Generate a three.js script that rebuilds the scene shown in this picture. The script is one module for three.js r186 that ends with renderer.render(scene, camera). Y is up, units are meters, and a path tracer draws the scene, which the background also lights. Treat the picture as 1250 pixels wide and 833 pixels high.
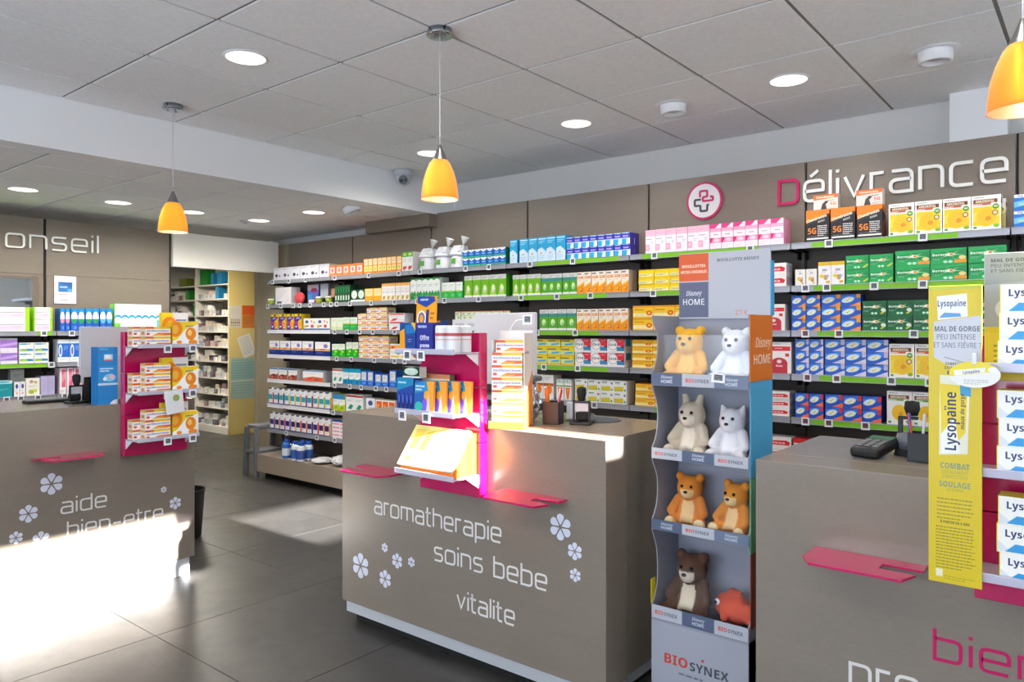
import * as THREE from 'three';
import { RoundedBoxGeometry } from 'three/addons/geometries/RoundedBoxGeometry.js';
import { mergeGeometries } from 'three/addons/utils/BufferGeometryUtils.js';
import { MarchingCubes } from 'three/addons/objects/MarchingCubes.js';
import { RectAreaLightUniformsLib } from 'three/addons/lights/RectAreaLightUniformsLib.js';
RectAreaLightUniformsLib.init();

// ---------------------------------------------------------------- camera, sky, sun, exposure
const scene = new THREE.Scene();
const camera = new THREE.PerspectiveCamera(2 * Math.atan(416.5 / 900) * 180 / Math.PI, 1250 / 833, 0.05, 60);
camera.position.set(0, 1.43, 0);
camera.rotation.set(0, THREE.MathUtils.degToRad(38.9), 0);
camera.setViewOffset(1250, 833, 0, 14.5, 1250, 833);          // shift lens: the horizon lies a little above the middle
const renderer = new THREE.WebGLRenderer();
renderer.toneMapping = THREE.LinearToneMapping;
renderer.toneMappingExposure = 1.1;
renderer.shadowMap.enabled = true;
scene.background = new THREE.Color().setRGB(4.8, 5.5, 6.5);   // bright hazy sky over the street
const sun = new THREE.DirectionalLight(new THREE.Color().setRGB(1, 0.985, 0.96), 66);
sun.position.set(6, 2.16 + 0.05, -2.03); sun.target.position.set(0, 0.05, -2);
sun.castShadow = true; sun.shadow.radius = 1.6;
Object.assign(sun.shadow.camera, { left: -4, right: 4, top: 4, bottom: -4, near: 0.1, far: 20 });
scene.add(sun, sun.target);
const LAMP = 3.3;                                             // candela of one recessed downlight

// ---------------------------------------------------------------- helpers
let seed = 7; const rnd = () => { seed = (seed * 1664525 + 1013904223) >>> 0; return seed / 4294967296; };
const jit = (a) => (rnd() - 0.5) * 2 * a;
const used = new Map();
const numbered = (n) => { const k = used.get(n) ?? 0; used.set(n, k + 1); return k ? `${n}_${String(k).padStart(3, '0')}` : n; };
const shade = (o) => { o.castShadow = true; o.receiveShadow = true; return o; };
function tag(o, label, category, group) { o.userData.label = label; o.userData.category = category; if (group) o.userData.group = group; return o; }
function mesh(name, geo, mat, parent) { const m = shade(new THREE.Mesh(geo, mat)); m.name = parent ? name : numbered(name); (parent ?? scene).add(m); return m; }
function group(name, label, category, pos = [0, 0, 0], turn = 0, grp) {
  const g = new THREE.Group(); g.name = numbered(name); g.position.set(...pos); g.rotation.y = turn; scene.add(g); return tag(g, label, category, grp);
}
function struct(name, geo, mat) { const m = mesh(name, geo, mat); m.userData.kind = 'structure'; return m; }
function structG(name) { const g = new THREE.Group(); g.name = numbered(name); g.userData.kind = 'structure'; scene.add(g); return g; }
// box between two corners
function bx(x0, y0, z0, x1, y1, z1) { const g = new THREE.BoxGeometry(x1 - x0, y1 - y0, z1 - z0); g.translate((x0 + x1) / 2, (y0 + y1) / 2, (z0 + z1) / 2); return g; }
function rbx(x0, y0, z0, x1, y1, z1, r = 0.004) { const g = new RoundedBoxGeometry(x1 - x0, y1 - y0, z1 - z0, 2, r); g.translate((x0 + x1) / 2, (y0 + y1) / 2, (z0 + z1) / 2); return g; }
const flat = (g) => { const q = g.index ? g.toNonIndexed() : g; for (const k of Object.keys(q.attributes)) if (!['position', 'normal', 'uv'].includes(k)) q.deleteAttribute(k); return q; };
const merge = (...l) => mergeGeometries(l.flat().map(flat));
const cyl = (r0, r1, h, x = 0, y = 0, z = 0, n = 24) => { const g = new THREE.CylinderGeometry(r1, r0, h, n); g.translate(x, y + h / 2, z); return g; };
const lathe = (pts, n = 32) => new THREE.LatheGeometry(pts.map(([a, b]) => new THREE.Vector2(a, b)), n);
function tube(pts, r, seg = 24, rad = 8) { return new THREE.TubeGeometry(new THREE.CatmullRomCurve3(pts.map((p) => new THREE.Vector3(...p))), seg, r, rad); }
function extr(pts, depth, bevel = 0) {
  const s = new THREE.Shape(pts.map(([a, b]) => new THREE.Vector2(a, b)));
  return new THREE.ExtrudeGeometry(s, { depth, bevelEnabled: bevel > 0, bevelSize: bevel, bevelThickness: bevel, bevelSegments: 2, curveSegments: 12 });
}
const std = (color, roughness = 0.6, metalness = 0, more = {}) => new THREE.MeshStandardMaterial({ color, roughness, metalness, ...more });
const phy = (o) => new THREE.MeshPhysicalMaterial(o);
function noiseTex(n, lo, hi, { tint = [1, 1, 1], scales = [4, 16, 64], weights = [0.5, 0.3, 0.2], srgb = true, streak = 1 } = {}) {
  const val = new Float32Array(n * n); let s = 99;
  const r = () => { s = (s * 1664525 + 1013904223) >>> 0; return s / 4294967296; };
  scales.forEach((sc, i) => {
    const sy = Math.max(1, Math.round(sc / streak)), g = new Float32Array(sc * sy).map(r);
    for (let y = 0; y < n; y++) for (let x = 0; x < n; x++) {
      const fx = x / n * sc, fy = y / n * sy, ix = Math.floor(fx), iy = Math.floor(fy); let tx = fx - ix, ty = fy - iy;
      tx = tx * tx * (3 - 2 * tx); ty = ty * ty * (3 - 2 * ty);
      const at = (a, b) => g[(b % sy) * sc + (a % sc)];
      val[y * n + x] += weights[i] * ((at(ix, iy) * (1 - tx) + at(ix + 1, iy) * tx) * (1 - ty) + (at(ix, iy + 1) * (1 - tx) + at(ix + 1, iy + 1) * tx) * ty);
    }
  });
  const d = new Uint8Array(n * n * 4);
  for (let i = 0; i < n * n; i++) { const v = lo + (hi - lo) * val[i]; for (let c = 0; c < 3; c++) d[i * 4 + c] = Math.max(0, Math.min(255, v * tint[c])); d[i * 4 + 3] = 255; }
  const t = new THREE.DataTexture(d, n, n); t.wrapS = t.wrapT = THREE.RepeatWrapping; t.magFilter = THREE.LinearFilter; if (srgb) t.colorSpace = THREE.SRGBColorSpace; t.needsUpdate = true; return t;
}
// world-scaled uv from positions (metres), picked by the face normal
function metreUV(g, s = 1) {
  const p = g.attributes.position, n = g.attributes.normal, uv = new Float32Array(p.count * 2);
  for (let i = 0; i < p.count; i++) {
    const ax = Math.abs(n.getX(i)), ay = Math.abs(n.getY(i)), az = Math.abs(n.getZ(i));
    const [a, b] = ay >= ax && ay >= az ? [p.getX(i), p.getZ(i)] : ax >= az ? [p.getZ(i), p.getY(i)] : [p.getX(i), p.getY(i)];
    uv[2 * i] = a * s; uv[2 * i + 1] = b * s;
  }
  g.setAttribute('uv', new THREE.BufferAttribute(uv, 2)); return g;
}

// ---------------------------------------------------------------- materials
const floorTex = noiseTex(512, 52, 74, { tint: [1, 0.97, 0.94], scales: [3, 11, 60, 200], weights: [0.35, 0.25, 0.2, 0.2] });
const floorRough = noiseTex(256, 70, 120, { scales: [4, 20, 90], srgb: false });
const panelTex = noiseTex(256, 206, 222, { tint: [1, 0.985, 0.965], scales: [6, 40, 200], weights: [0.3, 0.3, 0.4], streak: 0.2 });
const tileTex = noiseTex(256, 236, 255, { scales: [30, 90, 250], weights: [0.3, 0.3, 0.4] });
const tileBump = noiseTex(256, 90, 170, { scales: [60, 128, 250], srgb: false });
const M = {
  floor: std(0xffffff, 1.0, 0, { map: floorTex, roughnessMap: floorRough }), joint: std(0x2a2725, 0.8),
  tile: std(0xffffff, 0.95, 0, { map: tileTex, bumpMap: tileBump, bumpScale: 0.0006 }), tbar: std(0x8c8b87, 0.6),
  white: std(0xf4f4f4, 0.75), wall: std(0xdedcd8, 0.85),
  panel: std(0x9a8f84, 0.42, 0, { map: panelTex }), panelDark: std(0x564e48, 0.6), slot: std(0x17130f, 0.7),
  counter: std(0xa49a8e, 0.26, 0.08, { map: panelTex }), alu: std(0xd2d5da, 0.35, 0.35), blackgap: std(0x0b0b0b, 0.8),
  pink: phy({ color: 0xc40858, roughness: 0.18, clearcoat: 0.6, clearcoatRoughness: 0.1 }), magenta: std(0xc0105c, 0.4),
  letter: std(0xeeeeea, 0.45), vinyl: std(0xd9dcea, 0.45), vinylText: std(0xe0ddd8, 0.45),
  rail: std(0xa9aab2, 0.4, 0.3), railWhite: std(0xe6e6ea, 0.4), shelf: std(0x8d8880, 0.5), shelfDark: std(0x2b2724, 0.6), lime: std(0x7fc31c, 0.5),
  black: std(0x0e0e10, 0.45), blackMatt: std(0x151416, 0.75), grey: std(0x6c6f75, 0.55), lightGrey: std(0xc9cad0, 0.5), chrome: std(0xb9bcc0, 0.18, 1),
  steel: std(0x8c8d8c, 0.3, 0.9), clear: phy({ color: 0xffffff, roughness: 0.04, transmission: 1, thickness: 0, ior: 1.3 }),
  tray: phy({ color: 0xe4e2f0, roughness: 0.2, transmission: 0.45, thickness: 0 }),
  glass: phy({ color: 0xffffff, roughness: 0, transmission: 1, thickness: 0, ior: 1.2 }),
  frame: std(0x55585c, 0.5, 0.3), mirror: std(0xe8eef0, 0.03, 1),
  glow: new THREE.MeshStandardMaterial({ color: 0xffffff, emissive: 0xfff4e6, emissiveIntensity: 3.2 }),
  beige: std(0xb8aa8e, 0.6), yellowBoard: std(0xd9c27a, 0.6), cream: std(0xe8e4da, 0.7), base: std(0xb7aa9c, 0.5, 0, { map: panelTex }), brown: std(0x5b3524, 0.7),
};

// ---------------------------------------------------------------- the setting
const XR = 1.2, XL = -11.2, ZF = 2.4, ZB = -4.54, ZS = -7.2, HI = 2.651, LO = 2.375, BX = -4.29;
{ // floor: large dark tiles with narrow joints
  const fl = structG('floor'); mesh('slab', bx(XL, -0.12, ZS, XR, -0.004, ZF), M.joint, fl);
  const T = 0.92, cache = [];
  for (let k = 0; k < 4; k++) {
    const g = new RoundedBoxGeometry(T - 0.003, 0.012, T - 0.003, 1, 0.0012); metreUV(g, 0.8);
    const uv = g.attributes.uv; for (let i = 0; i < uv.count; i++) uv.setXY(i, uv.getX(i) + k * 0.37, uv.getY(i) + k * 0.61); cache.push(g);
  }
  for (let i = -9; i < 6; i++) for (let j = -6; j < 5; j++) {
    const x = -3.45 + (i + 0.5) * T, z = -1.63 + (j + 0.5) * T;
    if (x < XL + 0.4 || x > XR - 0.1 || z < ZS + 0.3 || z > ZF - 0.1) continue;
    const t = mesh('floor_tile', cache[Math.floor(rnd() * 4)], M.floor, fl); t.position.set(x, -0.006, z);
  }
}
function ceilingField(name, y, x0, x1, z0, z1, ox, oz) {        // lay-in tiles on a visible grid
  const c = structG(name), P = 0.602, g = new RoundedBoxGeometry(P - 0.016, 0.012, P - 0.016, 1, 0.0006); metreUV(g, 2);
  mesh('grid_bars', bx(x0, y + 0.006, z0, x1, y + 0.05, z1), M.tbar, c);
  for (let i = -30; i < 30; i++) for (let j = -30; j < 30; j++) {
    const a0 = Math.max(ox + i * P, x0), a1 = Math.min(ox + (i + 1) * P, x1), b0 = Math.max(oz + j * P, z0), b1 = Math.min(oz + (j + 1) * P, z1);
    if (a1 - a0 < 0.04 || b1 - b0 < 0.04) continue;
    const full = a1 - a0 > P - 0.01 && b1 - b0 > P - 0.01;
    const t = mesh('ceiling_tile', full ? g : metreUV(bx(-(a1 - a0) / 2 + 0.008, -0.006, -(b1 - b0) / 2 + 0.008, (a1 - a0) / 2 - 0.008, 0.006, (b1 - b0) / 2 - 0.008), 2), M.tile, c);
    t.position.set((a0 + a1) / 2, y + 0.006, (b0 + b1) / 2);
  }
  return c;
}
ceilingField('ceiling', HI, BX, XR, ZB, ZF, -1.53, -2.137);
ceilingField('ceiling_low', LO, -7.2, BX - 0.14, ZB, ZF, -5.4, -2.13);
struct('ceiling_stockroom', bx(XL, LO, ZS, -7.2, LO + 0.05, ZF), M.white);
struct('ceiling_stockroom', bx(-7.2, LO, ZS, -4.3, LO + 0.05, ZB - 0.15), M.white);
struct('ceiling_slab', bx(XL, HI + 0.06, ZS, XR + 0.2, HI + 0.2, ZF + 0.2), M.wall);
struct('trim_1', bx(BX - 0.14, LO, ZB, BX, HI + 0.06, ZF), M.white);                       // drop between the two ceilings
struct('wall_back', bx(-6.94, 0, ZB - 0.15, XR, HI + 0.06, ZB), M.wall);
struct('wall_stockroom', bx(XL, 0, ZS - 0.15, -4.3, HI + 0.06, ZS), M.wall);
struct('wall_stockroom_side', bx(-4.45, 0, ZS, -4.3, HI, ZB - 0.15), M.wall);
struct('wall_left', bx(XL - 0.15, 0, ZS, XL, HI + 0.06, ZF), M.wall);
struct('trim_2', bx(-0.635, 2.385, ZB, -0.384, HI, -4.40), M.white);                       // boxed duct above the panels
struct('trim_3', rbx(-5.08, 2.27, -4.335, BX, LO, -4.24, 0.003), M.panel);                // cover board under the low ceiling
struct('trim_4', rbx(-6.43, 1.98, -4.22, -6.37, 2.285, -3.165, 0.003), M.cream);            // header board over the stock-room opening
struct('wall_return', merge(bx(-6.94, 0, ZB, -6.40, 2.28, -4.335), bx(-6.94, 0, -4.335, -6.88, 2.1, -4.31)), M.beige);
{ // wall on the sunny side: two high windows
  const x0 = XR, x1 = XR + 0.1, W = [[-4.02, -3.0, 1.895, 2.32], [-2.455, -1.17, 1.895, 2.32]], solid = [];
  let z = ZS; for (const [z0, z1, y0, y1] of W) { solid.push(bx(x0, 0, z, x1, HI + 0.06, z0), bx(x0, 0, z0, x1, y0, z1), bx(x0, y1, z0, x1, HI + 0.06, z1)); z = z1; } solid.push(bx(x0, 0, z, x1, HI + 0.06, ZF));
  struct('wall_right', merge(...solid), M.wall);
  W.forEach(([z0, z1, y0, y1]) => { const w = structG('window_1');
    mesh('window_frame', merge(bx(x0 + 0.03, y0, z0, x1 - 0.03, y0 + 0.02, z1), bx(x0 + 0.03, y1 - 0.02, z0, x1 - 0.03, y1, z1), bx(x0 + 0.03, y0, z0, x1 - 0.03, y1, z0 + 0.03), bx(x0 + 0.03, y0, z1 - 0.03, x1 - 0.03, y1, z1)), M.frame, w);
    mesh('pane', bx(x0 + 0.047, y0, z0, x0 + 0.05, y1, z1), M.glass, w); });
}
{ // shop front behind the photographer
  const z0 = ZF, z1 = ZF + 0.15, a = -3.9, b = 0.9, y0 = 0.6, y1 = 2.3;
  struct('wall_front', merge(bx(XL, 0, z0, a, HI + 0.06, z1), bx(b, 0, z0, XR + 0.1, HI + 0.06, z1), bx(a, 0, z0, b, y0, z1), bx(a, y1, z0, b, HI + 0.06, z1)), M.wall);
  const w = structG('window_2'); const bars = [];
  for (const x of [a, -2.32, -0.72, b - 0.06]) bars.push(bx(x, y0, z0 + 0.04, x + 0.06, y1, z1 - 0.04));
  mesh('window_frame', merge(...bars, bx(a, y0, z0 + 0.04, b, y0 + 0.05, z1 - 0.04), bx(a, y1 - 0.05, z0 + 0.04, b, y1, z1 - 0.04)), M.frame, w);
  for (const [p, q] of [[a, -2.32], [-2.32, -0.72], [-0.72, b]]) mesh('pane', bx(p + 0.03, y0, z0 + 0.07, q, y1, z0 + 0.074), M.glass, w);
}

// ---------------------------------------------------------------- lamps
function downlight(x, z, y, label, grp, share = 1) {
  const g = group('recessed_downlight', label, 'light', [x, y, z], 0, grp), r = 0.085;
  mesh('rim', lathe([[r, 0.002], [r + 0.013, 0.002], [r + 0.014, -0.003], [r + 0.002, -0.006], [r, -0.003], [r, 0.002]]), M.white, g);
  mesh('diffuser', cyl(r, r, 0.003, 0, -0.003, 0, 32), M.glow, g);
  const s = new THREE.SpotLight(new THREE.Color().setRGB(1, 0.95, 0.87), LAMP * share, 0, 1.47, 0.6, 2);
  s.name = 'lamp'; s.position.set(0, -0.012, 0); s.target.position.set(0, -1, 0); s.castShadow = true; s.shadow.radius = 4; g.add(s, s.target);
}
for (const [x, z, l] of [[-3.009, -1.825, 'round lit downlight set in the ceiling above the counter with aide'], [-1.213, -3.66, 'round lit downlight in the ceiling above the word Délivrance'],
  [-2.448, -3.64, 'round lit downlight in the ceiling between the round sign and the pendant'], [-3.652, -3.62, 'round lit downlight partly hidden behind the middle pendant lamp']]) downlight(x, z, HI, l, 'downlights in the high ceiling');
for (const [x, z] of [[-1.8, -1.83], [0.0, -3.66], [-0.3, -1.83], [-3.0, 0.0], [-1.5, 0.0], [0.1, 0.0]]) downlight(x, z, HI, 'round lit downlight in the high ceiling over the shop floor', 'downlights over the shop floor', 0.8);
for (const [x, z, l] of [[-5.69, -1.80, 'round lit downlight in the low ceiling above the letters onseil'], [-5.728, -2.43, 'round lit downlight in the low ceiling between onseil and the small pendant'],
  [-5.741, -3.01, 'round lit downlight peeping out behind the small amber pendant'], [-4.979, -3.624, 'round lit downlight in the low ceiling beside the tilted spot fitting'], [-5.724, -3.598, 'smallest lit downlight in the low ceiling near the stock room opening']]) downlight(x, z, LO, l, 'downlights in the low ceiling', z > -3.2 ? 1.25 : 0.7);
for (const z of [-1.2, -0.5, 0.4]) downlight(-5.7, z, LO, 'round lit downlight in the low ceiling outside the view', 'further downlights in the low ceiling', 1.1);
function spotFitting(x, z, y, label, tilt) {
  const g = group('adjustable_spot', label, 'spotlight', [x, y, z]);
  mesh('collar', lathe([[0.075, 0.001], [0.098, 0.001], [0.098, -0.004], [0.075, -0.007], [0.075, 0.001]]), M.white, g);
  const h = new THREE.Group(); h.name = 'head'; h.rotation.set(tilt[0], 0, tilt[1]); g.add(h);
  mesh('housing', lathe([[0.0, -0.028], [0.045, -0.028], [0.05, -0.05], [0.068, -0.05], [0.07, 0.0], [0.06, 0.004], [0.0, 0.004]]), M.white, h);
  mesh('reflector', lathe([[0.0, -0.0285], [0.044, -0.0285], [0.044, -0.032], [0, -0.032]]), M.lightGrey, h);
}
spotFitting(-1.835, -3.672, HI, 'white cylindrical spot fitting, unlit, in the ceiling above the round cross sign', [0.02, 0.02]);
spotFitting(-0.585, -3.681, HI, 'largest white cylindrical spot fitting, unlit, next to the amber lamp at the edge', [0.03, 0]);
spotFitting(-4.53, -3.64, LO, 'white tilted spot fitting in the low ceiling under the white drop', [0.25, 0.3]);
{ const g = group('ceiling_sensor', 'small white round sensor in the low ceiling beside the smallest downlight', 'sensor', [-5.83, LO, -3.53]);
  mesh('body', lathe([[0, -0.02], [0.03, -0.018], [0.045, -0.006], [0.048, 0.001]]), M.lightGrey, g); mesh('lens', cyl(0.012, 0.012, 0.004, 0, -0.023, 0), M.grey, g); }
// amber glass pendants
const amber = phy({ color: 0xffb52c, roughness: 0.9, transmission: 0.65, thickness: 0, side: THREE.DoubleSide });
const opal = phy({ color: 0xfff6e6, roughness: 0.9, transmission: 0.6, thickness: 0, side: THREE.DoubleSide });
const amberBand = phy({ color: 0xffb43a, roughness: 0.9, transmission: 0.6, thickness: 0, side: THREE.DoubleSide });
const bulbMat = new THREE.MeshStandardMaterial({ color: 0xffffff, emissive: 0xffe2b0, emissiveIntensity: 3 });
function pendant(x, z, label, yb = 1.958) {
  const g = group('pendant_lamp', label, 'pendant lamp', [x, yb, z], 0, 'amber glass pendants');
  const prof = [[0.075, 0], [0.074, 0.03], [0.068, 0.075], [0.056, 0.115], [0.041, 0.148], [0.026, 0.165]];
  mesh('shade', lathe(prof, 40), amber, g);
  mesh('shade_liner', lathe(prof.map(([a, b]) => [a - 0.0016, b + 0.0004]), 40), opal, g);
  mesh('shade_rim', lathe([[0.0752, 0], [0.0758, 0.002], [0.0752, 0.008], [0.0748, 0.008]], 40), amberBand, g);
  mesh('cone_cap', lathe([[0.031, 0.158], [0.028, 0.168], [0.012, 0.205], [0.006, 0.222], [0, 0.224]]), M.steel, g);
  mesh('socket', cyl(0.013, 0.013, 0.05, 0, 0.115, 0), M.cream, g);
  mesh('bulb', new THREE.SphereGeometry(0.024, 20, 14).translate(0, 0.09, 0), bulbMat, g);
  const H = HI - yb; mesh('cord', cyl(0.0018, 0.0018, H - 0.23, 0, 0.22, 0, 8), M.lightGrey, g);
  mesh('canopy', lathe([[0, H - 0.031], [0.046, H - 0.031], [0.054, H - 0.027], [0.056, H - 0.022], [0.051, H - 0.02], [0.049, H], [0, H]]), M.chrome, g);
  const screws = []; for (const a of [0, 2.1, 4.2]) screws.push(cyl(0.005, 0.005, 0.005, Math.cos(a) * 0.025, H - 0.036, Math.sin(a) * 0.025, 10)); mesh('canopy_screws', merge(...screws), M.steel, g);
  const p = new THREE.PointLight(new THREE.Color().setRGB(1, 0.82, 0.5), 0.3); p.name = 'lamp'; p.position.set(0, 0.09, 0); p.castShadow = true; p.shadow.radius = 1; g.add(p);
}
pendant(-2.114, -2.152, 'amber glass pendant lamp hanging above the counter with aromatherapie');
pendant(-3.954, -1.963, 'amber glass pendant lamp hanging above the pink stand with white cartons');
pendant(-0.158, -2.16, 'largest amber glass pendant lamp, cut off by the edge of the picture');
{ // dome camera
  const g = group('security_camera', 'grey dome security camera on the white ceiling drop', 'camera', [-4.205, HI, -3.885]); g.scale.setScalar(1.35);
  mesh('base', lathe([[0, 0], [0.055, 0], [0.055, -0.02], [0.05, -0.035], [0, -0.035]]), M.lightGrey, g);
  const b = mesh('ball', new THREE.SphereGeometry(0.043, 24, 16).translate(0, -0.045, 0), M.lightGrey, g);
  const f = cyl(0.026, 0.026, 0.012, 0, 0, 0); f.rotateX(Math.PI / 2); f.translate(0, 0, 0.038);
  const face = mesh('lens_plate', f, M.grey, b); face.position.set(0, -0.052, 0); face.rotation.set(0.35, 0.75, 0);
  const l1 = cyl(0.01, 0.01, 0.006, 0, 0, 0); l1.rotateX(Math.PI / 2); l1.translate(-0.011, -0.002, 0.046);
  const l2 = cyl(0.007, 0.007, 0.006, 0, 0, 0); l2.rotateX(Math.PI / 2); l2.translate(0.012, -0.002, 0.046);
  const le = mesh('lens', merge(l1, l2), M.black, b); le.position.copy(face.position); le.rotation.copy(face.rotation);
}
{ // added lamp panel, out of view, brightens the stock room
  const g = group('added_panel_lamp', 'added square lit panel, unseen, brightening the stock room', 'light', [-8.7, LO, -4.4]);
  mesh('frame', bx(-0.32, -0.012, -0.32, 0.32, 0, 0.32), M.white, g); mesh('diffuser', bx(-0.29, -0.014, -0.29, 0.29, -0.011, 0.29), M.glow, g);
  const r = new THREE.RectAreaLight(new THREE.Color().setRGB(1, 0.93, 0.8), 60, 0.58, 0.58); r.name = 'lamp'; r.position.set(0, -0.02, 0); r.lookAt(-8.7, 0, -4.4); r.rotation.set(-Math.PI / 2, 0, 0); g.add(r);
}

// ---------------------------------------------------------------- printed surfaces
class Atlas {
  constructor(n = 2048) {
    this.n = n; this.c = document.createElement('canvas'); this.c.width = this.c.height = n; this.g = this.c.getContext('2d'); this.x = this.y = this.rowH = 0;
    this.tex = new THREE.CanvasTexture(this.c); this.tex.colorSpace = THREE.SRGBColorSpace; this.tex.magFilter = THREE.LinearFilter;
    this.mat = new THREE.MeshStandardMaterial({ map: this.tex, roughness: 0.42 });
  }
  add(w, h, draw) {
    if (this.x + w > this.n) { this.x = 0; this.y += this.rowH; this.rowH = 0; }
    if (this.y + h > this.n) throw new Error('atlas full');
    const g = this.g, X = this.x, Y = this.y; this.x += w; this.rowH = Math.max(this.rowH, h);
    g.save(); g.beginPath(); g.rect(X, Y, w, h); g.clip(); g.translate(X, Y); g.scale(w, h); draw(pen(g, w, h)); g.restore();
    return { mat: this.mat, u0: (X + 0.8) / this.n, u1: (X + w - 0.8) / this.n, v0: 1 - (Y + h - 0.8) / this.n, v1: 1 - (Y + 0.8) / this.n };
  }
}
function pen(g, w, h) {                                          // drawing in 0..1, y down
  const P = {
    bg: (c) => P.r(0, 0, 1, 1, c),
    r: (x, y, a, b, c) => { g.fillStyle = c; g.fillRect(x, y, a, b); return P; },
    c: (x, y, a, b, c) => { g.fillStyle = c; g.beginPath(); g.ellipse(x, y, a, b, 0, 0, 7); g.fill(); return P; },
    o: (x, y, a, b, c, t) => { g.strokeStyle = c; g.lineWidth = t; g.beginPath(); g.ellipse(x, y, a, b, 0, 0, 7); g.stroke(); return P; },
    p: (pts, c) => { g.fillStyle = c; g.beginPath(); pts.forEach(([x, y], i) => (i ? g.lineTo(x, y) : g.moveTo(x, y))); g.closePath(); g.fill(); return P; },
    s: (pts, c, t) => { g.strokeStyle = c; g.lineWidth = t; g.beginPath(); pts.forEach(([x, y], i) => (i ? g.lineTo(x, y) : g.moveTo(x, y))); g.stroke(); return P; },
    t: (txt, x, y, size, c, { font = 'bold sans-serif', align = 'center', max = 0.96, turn = 0, wide = 1 } = {}) => {     // size: share of the height
      g.save(); g.translate(x, y); g.scale(1 / w, 1 / h); g.rotate(turn); const [wt, fam] = font.includes(' ') ? [font.slice(0, font.lastIndexOf(' ')), font.slice(font.lastIndexOf(' ') + 1)] : ['', font];
      g.font = `${wt} ${size * h}px ${fam}`; g.fillStyle = c; g.textAlign = align; g.textBaseline = 'middle'; g.scale(wide, 1);
      const mw = g.measureText(txt).width, lim = max * (turn ? h : w) / wide; if (mw > lim) g.scale(lim / mw, 1); g.fillText(txt, 0, 0); g.restore(); return P;
    },
    l: (x, y, a, n, c, step = 0.07, th = 0.022) => { for (let i = 0; i < n; i++) { let q = x; const e = x + a * (i === n - 1 ? 0.65 : 0.95 + 0.05 * Math.sin(i * 3)); let k = i * 7; while (q < e) { const ww = 0.02 + 0.05 * Math.abs(Math.sin(++k * 2.3)); P.r(q, y + i * step, Math.min(ww, e - q), th, c); q += ww + 0.014; } } return P; },
    qr: (x, y, a, b, c) => { for (let i = 0; i < 6; i++) for (let j = 0; j < 5; j++) if (Math.sin(i * 12.9 + j * 78.2) > 0.1) P.r(x + i * a / 6, y + j * b / 5, a / 7, b / 6, c); return P; },
    g,
  };
  return P;
}
const A1 = new Atlas(), A2 = new Atlas();
const swatches = new Map();
const swatch = (c, at = A1) => { const k = c + (at === A1); if (!swatches.has(k)) swatches.set(k, at.add(8, 8, (p) => p.bg(c))); return swatches.get(k); };
const DES = {};
function D(name, side, draw, { w = 128, h = 128, at = A1, sideDraw, top } = {}) {
  DES[name] = { front: at.add(w, h, draw), side: sideDraw ? at.add(Math.round(w / 2), h, sideDraw) : swatch(side, at), top: swatch(top ?? side, at) };
}
const geoCache = new Map();
function cartonGeo(w, h, d, des) {
  const k = [w.toFixed(4), h.toFixed(4), d.toFixed(4), des].join(); if (geoCache.has(k)) return geoCache.get(k);
  const g = new THREE.BoxGeometry(w, h, d); g.translate(0, h / 2, -d / 2); const { front, side, top } = DES[des], uv = g.attributes.uv;
  [side, side, top, top, front, side].forEach((c, f) => { for (let i = f * 4; i < f * 4 + 4; i++) uv.setXY(i, c.u0 + (c.u1 - c.u0) * uv.getX(i), c.v0 + (c.v1 - c.v0) * uv.getY(i)); });
  geoCache.set(k, g); return g;
}
const matOf = (des) => DES[des].front.mat;
function printGeo(w, h, cell) { const g = new THREE.PlaneGeometry(w, h), uv = g.attributes.uv; for (let i = 0; i < uv.count; i++) uv.setXY(i, cell.u0 + (cell.u1 - cell.u0) * uv.getX(i), cell.v0 + (cell.v1 - cell.v0) * uv.getY(i)); return g; }

const swoosh = (p, ring, core, dot) => { p.g.save(); p.g.translate(.36, .46); p.g.rotate(-.5); p.c(0, 0, .34, .22, ring).c(.02, .02, .22, .13, core).c(-.06, .03, .07, .05, dot).c(.08, -.02, .05, .04, '#e9b23a'); p.g.restore(); return p; };
// --- shelf cartons
D('whiteblk', '#d9d9e2', (p) => { p.bg('#e9e9f0').l(.1, .08, .8, 2, '#8a8a96').c(.35, .62, .16, .13, '#4a4a55').c(.72, .66, .1, .08, '#77778a').l(.15, .86, .5, 1, '#aab'); });
D('orangepink', '#ee8038', (p) => { p.bg('#ef8a45').r(.16, .22, .68, .52, '#fbe2df').c(.5, .48, .2, .16, '#f2a0a0').r(.45, .3, .14, .36, '#e76f78').l(.1, .84, .8, 1, '#fff1e4'); });
D('yelloworange', '#f0a43c', (p) => { p.bg('#f5aa45').r(.1, .05, .8, .38, '#fbe6bd').l(.2, .14, .6, 3, '#c98a52').r(.1, .5, .8, .34, '#f6e38f').c(.5, .68, .2, .1, '#c6cf55').r(.1, .88, .8, .06, '#ee7a2c'); });
D('greenwhite', '#d8d6d2', (p) => { p.bg('#f4f3ef').r(0, 0, 1, .26, '#57b936').r(.2, .06, .6, .14, '#cfe86a').l(.15, .36, .7, 3, '#c9b7b4').c(.36, .84, .2, .11, '#d9303a').c(.68, .8, .14, .08, '#d9303a'); });
D('bluegreen', '#0c7d62', (p) => { p.bg('#0f8f74').r(0, .24, 1, .5, '#1663c6').p([[0, 0], [1, 0], [1, .1], [.5, .34], [0, .1]], '#f3f7fa').c(.5, .12, .08, .07, '#d23a52').t('Carte', .5, .52, .2, '#dff0ff').r(0, .84, 1, .05, '#6dd0a8'); });
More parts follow.
